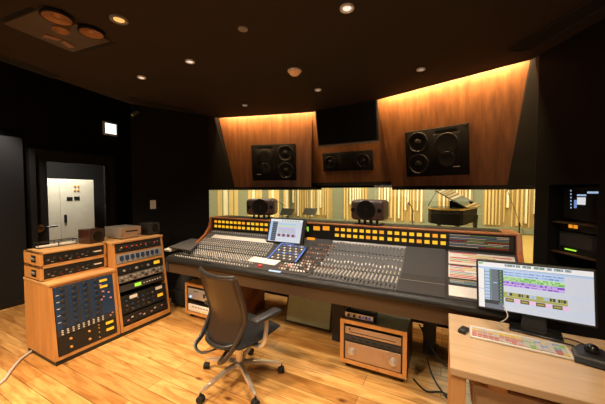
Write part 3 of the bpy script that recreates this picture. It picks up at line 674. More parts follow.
# --- patch bay at the right end
PX0, PX1 = .035, X1-.055
pm = ['panel_dk', 'paper', 'red', 'key_g', 'key_b', 'key_y', 'panel_lt', 'cap_dk']
m = MB(); m.box((PX0, BY-.006, BZ0+.01), (PX1, BY, BZ1-.012), 0)
random.seed(5); z = BZ0+.024
while z < BZ1-.022:
    x = PX0+.012
    while x < PX1-.05:
        l = random.uniform(.10, .30); m.box((x, BY-.009, z), (min(x+l, PX1-.03), BY-.006, z+.006), random.choice([2, 2, 3, 4, 6, 1, 1, 6])); x += l+.004
    z += .0125
m.build('patch_panel', pm, t)
def sheet(xa, xb, ya, yb, base, cols, name, n):
    m = MB(); m.slab([(xa, ya, sz(ya)), (xb, ya, sz(ya)), (xb, yb, sz(yb)), (xa, yb, sz(yb))], .004, sn((ya+yb)/2), base)
    for k in range(n):
        y = ya+(yb-ya)*(k+.3)/n; h = (yb-ya)/n*.5; x = xa+.01
        while x < xb-.03:
            l = random.uniform(.08, .22); xe = min(x+l, xb-.01)
            m.slab([(x, y, sz(y)+.0045), (xe, y, sz(y)+.0045), (xe, y+h, sz(y+h)+.0045), (x, y+h, sz(y+h)+.0045)], .001, sn(y), random.choice(cols)); x += l+.004
    return m.build(name, pm, t)
m = MB()
for a, b in ((2.20, 2.52), (2.52, 2.83)):
    m.slab([(PX0, a, sz(a)-.012), (X1-.04, a, sz(a)-.012), (X1-.04, b, sz(b-1e-4)-.012), (PX0, b, sz(b-1e-4)-.012)], .0125, sn((a+b)/2))
m.build('patch_surface', 'panel_dk', t)
sheet(PX0+.005, PX1, 2.67, 2.80, 6, [6, 1, 2, 5, 1, 3, 6], 'patch_rows', 7)
sheet(PX0+.005, PX0+.30, 2.535, 2.655, 6, [2, 3, 4, 5, 4, 1, 2], 'patch_rows', 8)
sheet(PX0+.005, PX1, 2.435, 2.512, 7, [4, 3, 5, 6, 4], 'patch_rows', 5)
sheet(PX0+.005, PX1, 2.24, 2.40, 1, [1], 'paper_strip', 1)
# --- legs
for (xa, xb, mm, ya, yb) in ((X0+.02, X0+.08, 'black', 2.5, 3.1), (-2.20, -2.11, 'redwood', 2.55, 3.05), (-1.02, -.88, 'black', 2.68, 3.1), (-.16, -.05, 'black', 2.86, 3.12), (X1-.12, X1-.04, 'black', 2.5, 3.1)):
    MB().box((xa, ya, 0), (xb, yb, .70)).build('leg', mm, t, bevel=.006)
MB().box((-2.11, 2.95, .30), (-.13, 3.0, .42)).build('cable_tray', 'panel_dk', t)

# --- things lying on the console
def tilt_thing(x, y, dz=.001):
    n = sn(y); u = V((1, 0, 0)); v = n.cross(u); return Matrix(((u.x, v.x, n.x, x), (u.y, v.y, n.y, y), (u.z, v.z, n.z, sz(y)+dz), (0, 0, 0, 1)))
q = [on_z(*p, .90) for p in ((172, 247), (199, 239.5), (207, 241), (184, 249.5))]
zl = .885; q = [on_z(*p, zl) for p in ((169, 246.5), (190.5, 250), (203.5, 239.3), (191, 238.3))]
t = thing('closed_laptop', 'thin closed charcoal laptop lying on the far left of the console', 'laptop', tuple(sum(q, V())/4-V((0, 0, .02))))
MB().slab([V((p.x, p.y, zl-.022)) for p in q], .011, (0, 0, 1)).build('base', 'black', t, bevel=.003)
MB().slab([V((p.x, p.y, zl-.0105)) for p in q], .0105, (0, 0, 1)).build('lid', 'panel', t, bevel=.003)
cc = sum(q, V())/4; MB().box((cc.x-.06, cc.y-.1, sz(cc.y-.1)-.01), (cc.x+.06, cc.y+.1, zl-.0215)).build('stand', 'black', t)
p = on_z(171.5, 249.5, .83); F = tilt_thing(p.x, p.y, .008)
t = thing('card_reader', 'small white box with a cable at the front left corner of the console', 'card reader', tuple(F @ V((0, 0, 0))))
MB(F).rbox((-.06, -.055, 0), (.06, .055, .028), .006, 2).build('body', 'white', t)
MB(F).box((-.04, -.056, .008), (.04, -.0545, .018)).build('slot', 'black', t)
MB(F).tube(smooth_path([(.055, .0, .012), (.12, .02, .016), (.2, -.01, .02), (.27, .03, .02)], 5), .0035, 6).build('cable', 'key_b', t)
p = on_z(263, 258.5, .86); F = tilt_thing(p.x+.005, 2.395, .003) @ Matrix.Rotation(R(-3), 4, 'Z')
o = MB(F).box((-.19, -.075, 0), (.16, .045, .003)).box((-.185, -.07, .003), (.155, .04, .006)).build('paper_sheets', 'paper'); recentre(o)
tag(o, 'white paper sheets lying on the console below its tilted display', 'paper')
p = on_z(206, 261.5, .81); F = tilt_thing(p.x, p.y, .018)
o = MB(F).tube([(-.07, .01, 0), (.07, -.01, 0)], .006, 8).build('pen', 'black'); recentre(o); tag(o, 'black pen lying at the front of the left channel faders', 'pen')
# --- tilted display in the middle of the console
bl, brr, tr_, tl = on_y(267, 241.5, 2.70), on_y(300.5, 245.3, 2.70), on_y(305.5, 221, 2.775), on_y(271.8, 218.6, 2.775)
F = frame((bl.x, 2.70, .968), (1, -.02, 0), (.055, .085, .26)); W, H = .44, .275
t = thing('display_monitor', 'small tilted screen with a white window standing on the middle of the console', 'monitor', tuple(F @ V((W/2, .02, -.06))))
def ui_small(F, W, H):
    m = MB(F); y = -.0035
    def r(a, b, c_, d_, mi, k=0): m.box((a*W, y-.0004*(k+1), c_*H), (b*W, y+.001, d_*H), mi)
    r(.02, .98, .03, .97, 0); r(.02, .98, .88, .97, 1, 1); r(.02, .10, .05, .86, 2, 1); r(.10, .25, .05, .86, 3, 1)
    for k in range(9): r(.11, .24, .10+k*.085, .15+k*.085, 4, 2)
    for k in range(7): r(.36+k*.08, .41+k*.08, .895, .93, 6, 2)
    for k, mi in enumerate((5, 8, 7)): r(.30, .80, .74-k*.085, .80-k*.085, mi, 2)
    for k in range(4): r(.30+k*.14, .38+k*.14, .25, .36, 9, 2); r(.385+k*.14, .43+k*.14, .25, .36, 7, 2)
    for k in range(6): r(.30, .82, .40+k*.03, .405+k*.03, 4, 2)
    return m
UIM = ['screen', 's_white', 's_lblue', 's_dark', 's_slate', 's_lblue', 's_green', 's_lilac', 's_lgreen', 's_brown']
MB(F).rbox((-.012, 0, -.012), (W+.03, .03, H+.012), .006, 2).build('housing', 'black', t)
ui_small(F, W, H).build('screen', UIM, t)
MB().tube([F @ V((W*.5, .03, .08)), (bl.x+.24, 2.80, 1.022)], .02, 8).build('support_arm', 'black', t)
# --- near-field speakers on the bridge
def nearfield(px0, px1, py0, py1, yaw, label, W, H, D):
    c = on_y((px0+px1)/2, (py0+py1)/2, 3.0); z0 = BZ1+.0185
    t = thing('nearfield_speaker', label, 'speaker', (c.x, 3.02, z0), yaw, group='small speakers on the console bridge')
    T = WM[t]
    zb = max(.02, c.z-H/2-z0)
    MB(T).rbox((-W/2, -D/2, zb), (W/2, D/2, zb+H), .042, 5).build('cabinet', 'spk', t)
    cz = zb+H/2
    MB(T).lathe([(.105, -.001), (.100, -.007), (.088, -.004), (.05, .006), (.034, .01), (.03, .0), (.001, -.006)], (0, -D/2, cz), (0, 1, 0), 36).build('coaxial_driver', 'spk_blk', t)
    MB(T).lathe([(.022, 0), (.02, -.007), (.001, -.010)], (0, -D/2, cz), (0, 1, 0), 20).build('tweeter', 'cone', t)
    for x in (-.145, .145): MB(T).lathe([(.024, -.0005), (.022, -.003), (.001, -.002)], (x, -D/2, cz), (0, 1, 0), 16).build('port', 'spk_blk', t)
    for x in (-.10, -.035, .035, .10): MB(T).cyl((x, -.05, 0), (x, -.05, zb+.008), .014, 12).build('isolation_foot', 'rubber', t)
    MB(T).box((-.13, -.09, 0), (.13, .09, .008)).build('stand_plate', 'black', t)
nearfield(248, 275, 198.5, 215, R(20), 'brown rounded loudspeaker on the left of the console bridge', .37, .205, .24)
nearfield(351, 388, 199.5, 220, R(-8), 'brown rounded loudspeaker on the right of the console bridge', .355, .215, .24)
# ================================================================== OUTBOARD RACKS ON THE LEFT
FXB = -3.04
def rack_frame(y0, xtop, ztop):
    return frame((FXB, y0, .035), (0, 1, 0), (xtop-FXB, 0, ztop-.035))
# --- left cabinet
RY0, RY1 = 1.165, 1.725
lc = on_y(51.5, 285, RY0+.01); LZ = .70; LXT = -3.115; LXB = -3.61
t = thing('rack_cabinet', 'oak rack cabinet with blue modules, left one of the pair by the door', 'rack cabinet', (FXB-.3, (RY0+RY1)/2, 0))
T_ = .028
sp = [(FXB, .035), (LXT, LZ), (LXB, LZ), (LXB, .035)]
MB().prism(sp, 'y', RY0, RY0+T_).build('side_panel', 'oak', t, bevel=.003)
MB().prism(sp, 'y', RY1-T_, RY1).build('side_panel', 'oak', t, bevel=.003)
MB().box((LXB, RY0-.004, LZ), (LXT+.012, RY1+.002, LZ+.022)).build('top_panel', 'oak_y', t, bevel=.003)
F = rack_frame(RY0, LXT, LZ); LH = (V((LXT, 0, LZ))-V((FXB, 0, .035))).length; LW = RY1-RY0
MB(F).box((T_, .0, 0), (LW-T_, .4, .03)).build('bottom_rail', 'oak', t)
MB(F).box((T_, .0, LH-.02), (LW-T_, .3, LH-.002)).build('top_rail', 'oak', t)
MB().box((LXB, RY0+T_, .05), (LXB+.012, RY1-T_, LZ)).build('back_panel', 'dark_wood', t)
MB().box((LXB+.02, RY0+.004, 0), (FXB+.006, RY1-.0, .036)).build('plinth', 'black', t)
# blue equaliser bank
z0, z1 = .03+.235, LH-.022; a, b = T_+.004, LW-T_-.004
c = F @ V((LW/2, .1, z0)); u = thing('equaliser_unit', 'large blue rack module covered with black knobs in the left oak cabinet', 'audio rack unit', tuple(c))
MB(F).box((a, -.004, z0), (b, .006, z1)).box((a+.01, .006, z0+.005), (b-.01, .25, z1-.005), 1).build('faceplate', ['blue', 'black'], u)
hh = z1-z0
for j in range(4):
    xk = a+.055+j*.092
    MB(F).box((xk+.028, -.0055, z0+.02), (xk+.046, -.004, z1-.015)).build('slot_column', 'panel_dk', u)
    for i in range(7):
        zz = z0+.035+i*(hh-.06)/6
        MB(F).lathe([(.0155, -.004), (.013, -.018), (.004, -.02), (.001, -.02)], (xk, 0, zz), (0, 1, 0), 12).build('knob', 'cap_dk', u)
for zz in (.86, .70): MB(F).box((b-.125, -.007, z0+hh*zz), (b-.055, -.004, z0+hh*(zz+.055))).build('meter_window', 'yel_lab', u)
for xx, zz in ((.12, .78), (.10, .60), (.05, .54), (.10, .46), (.035, .38), (.12, .40)):
    MB(F).lathe([(.009, -.004), (.008, -.014), (.001, -.014)], (b-xx, 0, z0+hh*zz), (0, 1, 0), 10).build('pink_knob', 'pink', u)
for xx, zz in ((.04, .72), (.055, .62), (.125, .52)):
    MB(F).lathe([(.014, -.004), (.012, -.018), (.001, -.018)], (b-xx, 0, z0+hh*zz), (0, 1, 0), 10).build('knob', 'cap_dk', u)
m = MB(F)
for k in range(5): m.box((a+.012, -.005, z0+hh*(.16+.16*k)), (a+.035, -.004, z0+hh*(.175+.16*k)))
m.build('legends', 'paper', u)
# grey button strip
za, zb_ = z0-.062, z0-.003
u = thing('button_unit', 'slim dark grey rack strip with rows of pale buttons under the blue module', 'audio rack unit', tuple(F @ V((LW/2, .1, za))))
MB(F).box((a, -.004, za), (b, .006, zb_)).box((a+.01, .006, za+.004), (b-.01, .2, zb_-.004), 1).build('faceplate', ['panel_dk', 'black'], u)
for i in range(3):
    for j in range(9):
        MB(F).box((a+.03+j*.042, -.011, za+.010+i*.017), (a+.043+j*.042, -.004, za+.019+i*.017)).build('button', 'cap' if (i*j) % 3 else 'panel_lt', u)
for k in range(2): MB(F).lathe([(.008, -.004), (.007, -.012), (.001, -.012)], (b-.05+k*.02, 0, za+.03+k*.02), (0, 1, 0), 10).build('knob', 'pink', u)
# black compressor
za, zb_ = .034, z0-.066
u = thing('compressor_unit', 'black rack module with orange knobs at the bottom of the left oak cabinet', 'audio rack unit', tuple(F @ V((LW/2, .1, za))))
MB(F).box((a, -.004, za), (b, .006, zb_)).box((a+.01, .006, za+.004), (b-.01, .25, zb_-.004), 1).build('faceplate', ['black', 'void'], u)
for xx in (.095, .245):
    for zz in (.28, .74): MB(F).lathe([(.011, -.004), (.009, -.016), (.001, -.017)], (a+xx, 0, za+(zb_-za)*zz), (0, 1, 0), 12).build('knob', 'orange', u)
for zz in (.15, .45, .7, .88): MB(F).lathe([(.006, -.004), (.005, -.012), (.001, -.012)], (a+.33, 0, za+(zb_-za)*zz), (0, 1, 0), 10).build('knob', 'orange', u)
for zz in (.32, .72): MB(F).box((b-.10, -.007, za+(zb_-za)*zz), (b-.03, -.004, za+(zb_-za)*(zz+.15))).build('meter_window', 'yel_lab', u)
# --- two oak cased units on top
BXF, BXB = -3.25, -3.585
def cased(z, label):
    t = thing('cased_unit', label, 'audio unit', ((BXF+BXB)/2, (RY0+RY1)/2, z), group='oak cased units on the left cabinet')
    y0, y1, h = RY0-.002, RY1-.004, .132
    MB().box((BXB, y0, z), (BXF, y0+.024, z+h)).box((BXB, y1-.024, z), (BXF, y1, z+h)).box((BXB, y0, z+h-.016), (BXF, y1, z+h), 1).box((BXB, y0, z), (BXF, y1, z+.014)).build('wooden_case', ['oak', 'oak_y'], t, bevel=.003)
    MB().box((BXF-.3, y0+.024, z+.014), (BXF-.004, y1-.024, z+h-.016)).build('faceplate', 'black', t)
    MB().box((BXF-.17, y0-.004, z+.036), (BXF-.085, y0+.002, z+.098)).build('side_handle', 'black', t)
    MB().tube([(BXF-.155, y0-.006, z+.067), (BXF-.10, y0-.006, z+.067)], .012, 8).build('handle_grip', 'greybox', t)
    for j in range(9): MB().lathe([(.011, 0), (.009, .014), (.001, .015)], (BXF-.004, y0+.06+j*.046, z+.055+(j % 2)*.012), (1, 0, 0), 12).build('knob', 'cap_dk' if j % 3 else 'panel', t)
    for j in range(5): MB().box((BXF-.004, y0+.08+j*.07, z+.034), (BXF-.002, y0+.10+j*.07, z+.038)).build('indicator', 'red' if j % 2 else 'panel_lt', t)
    MB().box((BXF-.004, y1-.13, z+.055), (BXF-.001, y1-.05, z+.068)).build('name_strip', 'paper', t)
cased(LZ+.023, 'oak cased black unit, lower of the two stacked on the left cabinet')
cased(LZ+.156, 'oak cased black unit, upper of the two stacked on the left cabinet')
TOPL = LZ+.288
# --- right cabinet
QY0, QY1 = 1.735, 2.335; QZ = .975; QXT = -3.175; QXB = -3.64
t = thing('rack_cabinet', 'tall oak rack cabinet of silver and black units, right one of the pair', 'rack cabinet', (FXB-.3, (QY0+QY1)/2, 0))
sp = [(FXB, .035), (QXT, QZ), (QXB, QZ), (QXB, .035)]
MB().prism(sp, 'y', QY0, QY0+T_).build('side_panel', 'oak', t, bevel=.003)
MB().prism(sp, 'y', QY1-T_, QY1).build('side_panel', 'oak', t, bevel=.003)
MB().box((QXB, QY0-.004, QZ), (QXT+.01, QY1+.004, QZ+.022)).build('top_panel', 'oak_y', t, bevel=.003)
G = rack_frame(QY0, QXT, QZ); GH = (V((QXT, 0, QZ))-V((FXB, 0, .035))).length; GW = QY1-QY0
MB(G).box((T_, .0, 0), (GW-T_, .4, .05)).build('bottom_rail', 'oak', t)
MB(G).box((T_, .0, GH*.735), (GW-T_, .3, GH*.762)).build('middle_rail', 'oak', t)
MB(G).box((T_, .0, GH*.872), (GW-T_, .3, GH*.884)).build('middle_rail', 'oak', t)
MB().box((QXB, QY0+T_, .05), (QXB+.012, QY1-T_, QZ)).build('back_panel', 'void', t)
MB().box((QXB+.02, QY0+.0, 0), (FXB+.006, QY1-.01, .036)).build('plinth', 'black', t)
a, b = T_+.004, GW-T_-.004
def unit(f0, f1, name, label, face, back='black', dep=.25):
    z0, z1 = GH*(1-f1), GH*(1-f0)
    u = thing(name, label, 'audio rack unit', tuple(G @ V((GW/2, .1, z0))))
    MB(G).box((a, -.004, z0), (b, .006, z1)).box((a+.01, .006, z0+.003), (b-.01, dep, z1-.003), 1).build('faceplate', [face, back], u)
    return u, z0, z1
def kn(u, x, z, r, m, l=.016, name='knob'): MB(G).lathe([(r, -.004), (r*.85, -.004-l), (.001, -.004-l)], (x, 0, z), (0, 1, 0), 12).build(name, m, u)
u, z0, z1 = unit(.012, .112, 'preamp_unit', 'black rack unit with red lamps at the top of the right oak cabinet', 'black')
for j in range(10): kn(u, a+.04+j*.05, (z0+z1)/2+(.012 if j % 2 else -.012), .010, 'cap_dk' if j % 3 else 'panel')
for j in range(8): MB(G).box((a+.055+j*.056, -.006, z0+.05), (a+.067+j*.056, -.004, z0+.062)).build('lamp', 'led_r' if j % 4 else 'led_o', u)
u, z0, z1 = unit(.130, .232, 'meter_unit', 'silver rack unit with blue dials, second from the top of the right cabinet', 'silver')
for j in range(8):
    MB(G).box((a+.03+j*.060, -.007, z0+.03), (a+.072+j*.060, -.004, z1-.018)).build('dial_window', 'blue', u); kn(u, a+.051+j*.060, z0+.022, .008, 'cap_dk', .01)
u, z0, z1 = unit(.272, .368, 'limiter_unit', 'black rack unit with an amber meter window below the oak rail', 'black')
for j in range(5): kn(u, a+.06+j*.07, (z0+z1)/2, .014, 'cap_dk' if j % 2 else 'silver')
MB(G).box((b-.12, -.007, z0+.035), (b-.045, -.004, z1-.02)).build('meter_window', 'yel_lab', u)
u, z0, z1 = unit(.372, .455, 'channel_unit', 'silver rack unit with many round knobs midway down the right cabinet', 'greybox')
for j in range(11):
    for i in range(2): kn(u, a+.03+j*.046, z0+.022+i*.034, .012, 'silver' if (i+j) % 3 else 'cap_dk')
u, z0, z1 = unit(.485, .555, 'effects_unit', 'slim grey rack unit with a glowing yellow green display', 'panel_dk')
MB(G).box((a+.16, -.006, z0+.018), (a+.235, -.004, z1-.014)).build('display', 'led_g', u)
for j in range(7): kn(u, a+.27+j*.034, (z0+z1)/2, .007, 'cap', .008, 'button')
u, z0, z1 = unit(.605, .805, 'valve_unit', 'tall dark rack unit with two white labels near the bottom of the right cabinet', 'black')
for xx in (.09, .40): MB(G).box((a+xx, -.006, z1-.05), (a+xx+.085, -.004, z1-.016)).build('label_plate', 'white', u)
for j in range(6):
    for i in range(3): kn(u, a+.05+j*.062, z0+.03+i*.05, .012, ['cap_dk', 'panel', 'blue'][(i+j) % 3])
MB(G).box((b-.12, -.006, z0+.05), (b-.05, -.004, z0+.085)).build('meter_window', 'yel_lab', u)
u, z0, z1 = unit(.825, .925, 'bottom_unit', 'black rack unit with pink and white buttons lowest in the right cabinet', 'black')
for j in range(10): MB(G).box((a+.04+j*.045, -.009, z0+.03+.02*(j % 2)), (a+.062+j*.045, -.004, z0+.042+.02*(j % 2))).build('button', ['pink', 'panel_lt', 'cap_dk'][j % 3], u)
# --- small things on top of the racks
def cube_speaker(px, py0, py1, x, z, yaw, size, label, m):
    c = on_x(px, (py0+py1)/2, x); t = thing('cube_speaker', label, 'speaker', (x, c.y, z), yaw, group='small cube speakers on the racks'); T = WM[t]
    s = size/2
    MB(T).rbox((-s, -s, 0), (s, s, size*.92), .006, 2).build('cabinet', m, t)
    MB(T).lathe([(s*.72, -.001), (s*.70, -.006), (s*.6, -.002), (s*.25, .003), (s*.2, -.002), (.001, -.004)], (0, -s, size*.46), (0, 1, 0), 28).build('cone', 'cone', t)
    MB(T).lathe([(s*.78, 0), (s*.78, -.004), (s*.72, -.004), (s*.72, 0)], (0, -s, size*.46), (0, 1, 0), 28).build('cone_rim', 'spk', t)
cube_speaker(91.5, 227, 244, -3.42, TOPL, R(104), .165, 'small dark brown cube speaker on the upper oak cased unit', 'maroon')
cube_speaker(149.5, 220, 236, -3.36, QZ+.022, R(102), .165, 'small black cube speaker at the right end of the tall oak cabinet', 'black')
c = on_x(124, 233, -3.38)
t = thing('recorder_box', 'silver grey recorder box with a dark slot between the two cube speakers', 'recorder', (-3.42, c.y+.02, QZ+.022)); T = WM[t]
MB(T).rbox((-.16, -.125, .008), (.14, .125, .132), .005, 2).build('housing', 'greybox', t)
MB(T).box((.14, -.12, .012), (.146, .12, .128)).build('front_plate', 'champagne', t)
MB(T).box((.146, -.06, .078), (.148, .08, .092)).build('disc_slot', 'void', t)
for y in (-.105, .09, .108): MB(T).lathe([(.007, 0), (.006, .005), (.001, .005)], (.146, y, .04), (1, 0, 0), 10).build('button', 'cap_dk', t)
for x in (-.13, .11):
    for y in (-.10, .10): MB(T).cyl((x, y, 0), (x, y, .01), .012, 10).build('foot', 'rubber', t)
# wire letter tray with paper at the back of the cased units
t = thing('letter_tray', 'thin black wire tray of white paper behind the upper oak cased unit', 'letter tray', (-3.535, 1.40, TOPL)); T = WM[t]
m = MB(T)
for z in (.004, .055): m.tube([(-.045, -.16, z), (.045, -.16, z), (.045, .16, z), (-.045, .16, z), (-.045, -.16, z)], .004, 6)
for x, y in ((-.045, -.16), (.045, -.16), (.045, .16), (-.045, .16), (.045, 0), (-.045, 0)): m.tube([(x, y, .004), (x, y, .055)], .0035, 6)
m.build('wire_frame', 'black', t)
MB(T).box((-.038, -.15, .006), (.038, .15, .02)).build('paper_stack', 'paper', t)
# cable on the floor to the left
pts = [on_z(*p, .012) for p in ((34, 349), (22, 358), (12, 369), (4, 380), (-8, 389))]
o = MB().tube(smooth_path([pts[0]+V((-.12, .02, 0))]+pts, 6), .011, 8).build('floor_cable', 'cable_w'); recentre(o)
tag(o, 'pale grey cable curving over the floor from the left oak cabinet', 'cable')

# ================================================================== UNDER THE CONSOLE
def cart(loc, W, D, H, label, shell):
    t = thing('rack_cart', label, 'rack cart', loc, group='low rack carts under the console'); T = WM[t]; k = .032; z0 = .06
    MB(T).box((-W/2, -D/2, z0), (-W/2+k, D/2, H)).box((W/2-k, -D/2, z0), (W/2, D/2, H)).box((-W/2+k, -D/2, z0), (W/2-k, D/2, z0+k)).box((-W/2+k, -D/2, H-k), (W/2-k, D/2, H)).build('wooden_case', shell, t)
    MB(T).box((-W/2, -D/2-.012, z0), (-W/2+k, -D/2, H)).box((W/2-k, -D/2-.012, z0), (W/2, -D/2, H)).box((-W/2+k, -D/2-.012, z0), (W/2-k, -D/2, z0+k)).box((-W/2+k, -D/2-.012, H-k), (W/2-k, -D/2, H)).build('front_edging', 'oak', t, bevel=.002)
    MB(T).box((-W/2+k, D/2-.015, z0+k), (W/2-k, D/2-.002, H-k)).build('back_panel', 'void', t)
    MB(T).box((-W/2+k, -D/2-.004, z0+k), (-W/2+k+.014, -D/2+.02, H-k)).build('rack_rail', 'black', t); MB(T).box((W/2-k-.014, -D/2-.004, z0+k), (W/2-k, -D/2+.02, H-k)).build('rack_rail', 'black', t)
    for x in (-W/2+.05, W/2-.05):
        for y in (-D/2+.05, D/2-.05):
            w = MB(T).box((x-.02, y-.02, .04), (x+.02, y+.02, z0)).build('caster', 'black', t)
            MB(T).cyl((x-.012, y, .024), (x+.012, y, .024), .024, 14).build('wheel', 'rubber', w)
    return t, T
cw, cd, ch = .55, .42, .440
t, T = cart((-.517, 2.30+cd/2, 0), cw, cd, ch, 'low brown rack cart of silver amplifiers under the console beside the desk', 'dark_wood')
def cunit(T, W, D, z0, z1, name, label, face, k=.047, dep=.3):
    u = thing(name, label, 'amplifier', tuple(T @ V((0, 0, z0)))); 
    MB(T).box((-W/2+k+.004, -D/2+.001, z0), (W/2-k-.004, -D/2+dep, z1)).build('chassis', 'black', u)
    MB(T).rbox((-W/2+k-.002, -D/2-.008, z0), (W/2-k+.002, -D/2+.004, z1), .003, 2).build('faceplate', face, u)
    return u
u = cunit(T, cw, cd, .318, .382, 'slim_amplifier', 'slim champagne silver unit at the top of the brown rack cart', 'champagne')
MB(T).box((-.19, -cd/2-.010, .338), (.19, -cd/2-.007, .345)).build('groove', 'panel', u)
MB(T).lathe([(.008, 0), (.006, -.01), (.001, -.01)], (-.19, -cd/2-.008, .364), (0, 1, 0), 12).build('button', 'cap_dk', u)
u = cunit(T, cw, cd, .262, .308, 'patch_unit', 'dark brown unit between the two silver units of the rack cart', 'panel_dk')
for j in range(6): MB(T).box((-.17+j*.06, -cd/2-.011, .283), (-.145+j*.06, -cd/2-.007, .292)).build('socket', 'void', u)
u = cunit(T, cw, cd, .10, .25, 'power_amplifier', 'champagne power amplifier with two round knobs at the bottom of the rack cart', 'champagne')
for x in (-.17, .17): MB(T).lathe([(.034, 0), (.032, -.012), (.022, -.014), (.02, -.03), (.001, -.031)], (x, -cd/2-.008, .176), (0, 1, 0), 24).build('knob', 'silver', u)
MB(T).box((-.10, -cd/2-.010, .12), (.10, -cd/2-.0075, .235)).build('centre_panel', 'champagne', u, bevel=.002)
t = thing('audio_interface', 'small silver box with blue buttons on top of the brown rack cart', 'audio interface', (-.64, 2.30+.10, ch)); T2 = WM[t]
MB(T2).rbox((-.125, -.06, .004), (.125, .10, .052), .004, 2).build('housing', 'black', t)
MB(T2).box((-.122, -.066, .007), (.122, -.058, .049)).build('front_plate', 'silver', t)
for x in (-.09, -.04): MB(T2).cyl((x, -.066, .028), (x, -.078, .028), .012, 14).build('knob', 'cap_dk', t)
for j in range(4): MB(T2).box((.0+j*.028, -.070, .018), (.018+j*.028, -.065, .038)).build('button', 'blue_lit' if j % 2 else 'panel', t)
for x in (-.1, .1): MB(T2).box((x-.01, -.05, 0), (x+.01, .08, .005)).build('foot', 'rubber', t)
# left cart
t, T = cart((-2.53, 2.375+.21, 0), .56, .42, .435, 'low oak rack cart under the left of the console, half behind the chair', 'oak')
u = cunit(T, .56, .42, .25, .375, 'grey_rack_unit', 'grey rack unit with a bright blue lamp in the left oak cart', 'silver')
MB(T).lathe([(.012, 0), (.010, -.006), (.001, -.007)], (-.19, -.218, .275), (0, 1, 0), 12).build('power_lamp', 'led_b', u)
for j in range(3): MB(T).box((.02+j*.055, -.222, .29), (.055+j*.055, -.217, .34)).build('socket', 'cap_dk', u)
MB(T).box((-.14, -.222, .345), (-.06, -.217, .352)).build('groove', 'panel_dk', u)
u = cunit(T, .56, .42, .10, .185, 'white_rack_unit', 'white rack unit with a yellow label at the bottom of the left oak cart', 'paper')
MB(T).box((.0, -.221, .105), (.035, -.217, .125)).build('yellow_label', 'yel_lab', u)
for j in range(6): MB(T).box((-.16+j*.045, -.221, .15), (-.135+j*.045, -.217, .165)).build('socket', 'greybox', u)
# equipment bag
t = thing('equipment_bag', 'soft black equipment bag on the floor between the tall oak cabinet and cart', 'bag', (-3.12, 2.66, 0)); T = WM[t]
bm_ = MB(T); prof = [(.14, 0), (.18, .03), (.185, .16), (.17, .30), (.12, .40), (.04, .44), (.001, .44)]
n = 20; vs = []; random.seed(4)
for r_, z_ in prof:
    for j in range(n):
        a_ = 2*pi*j/n; k = 1+.08*sin(3*a_+z_*14)+random.uniform(-.03, .03); vs.append((r_*k*cos(a_)*.95, r_*k*sin(a_)*.72, z_))
bm_.add(vs, [(i*n+j, i*n+(j+1) % n, (i+1)*n+(j+1) % n, (i+1)*n+j) for i in range(len(prof)-1) for j in range(n)]+[tuple(range(n))[::-1]], 0, True)
bm_.build('bag_body', 'rubber', t)
MB(T).tube(smooth_path([(-.1, -.02, .40), (-.06, -.03, .50), (.05, -.03, .51), (.1, -.02, .41)], 5), .010, 6).build('strap', 'black', t)
MB(T).rbox((-.12, -.17, .05), (.12, -.10, .24), .02, 2).build('pocket', 'fabric', t)
# pale green panel
t = thing('acoustic_panel', 'pale green cloth covered panel leaning under the middle of the console', 'acoustic panel', (-1.40, 2.92, 0)); 
q = [V((-1.66, 2.83, .01)), V((-1.10, 2.83, .01)), V((-1.10, 2.95, .52)), V((-1.66, 2.95, .52))]
MB().slab(q, .03, (0, 1, -.2)).build('cloth_face', 'green', t, bevel=.006)
m = MB()
for i in range(4): m.tube([q[i]+V((0, .005, 0)), q[(i+1) % 4]+V((0, .005, 0))], .012, 6)
m.build('panel_frame', 'dark_wood', t)
# cables
def cable(pts, r, name, label, m='cable'):
    o = MB().tube(smooth_path(pts, 7), r, 7).build(name, m); recentre(o); tag(o, label, 'cable', 'cables under the console'); return o
cable([(-.16, 2.75, .30), (-.08, 2.45, .10), (.05, 2.28, .012), (.2, 2.1, .012), (.4, 2.0, .012)], .007, 'power_cable', 'black cable dropping to the floor right of the brown rack cart')
cable([(-.18, 2.62, .38), (-.05, 2.5, .22), (.1, 2.42, .16), (.35, 2.35, .25)], .006, 'power_cable', 'black cable sagging in the air behind the desk leg')
cable([(-.20, 2.40, .012), (-.10, 2.30, .012), (.02, 2.34, .012), (.15, 2.25, .012), (.28, 2.32, .012), (.5, 2.2, .012)], .007, 'power_cable', 'black cable looping flat on the floor behind the desk leg')
cable([(-1.60, 2.85, .46), (-1.45, 2.80, .41), (-1.3, 2.80, .425), (-1.2, 2.86, .47), (-1.32, 2.90, .50), (-1.5, 2.9, .5), (-1.62, 2.86, .45)], .010, 'coiled_cable', 'black coiled cable hung at the top of the green panel')
o = cable([(-1.62, 2.93, .565), (-1.5, 2.90, .545), (-1.36, 2.91, .56), (-1.2, 2.93, .55), (-1.1, 2.93, .57)], .013, 'pale_cable', 'pale cable strung above the green panel under the console', 'champagne')

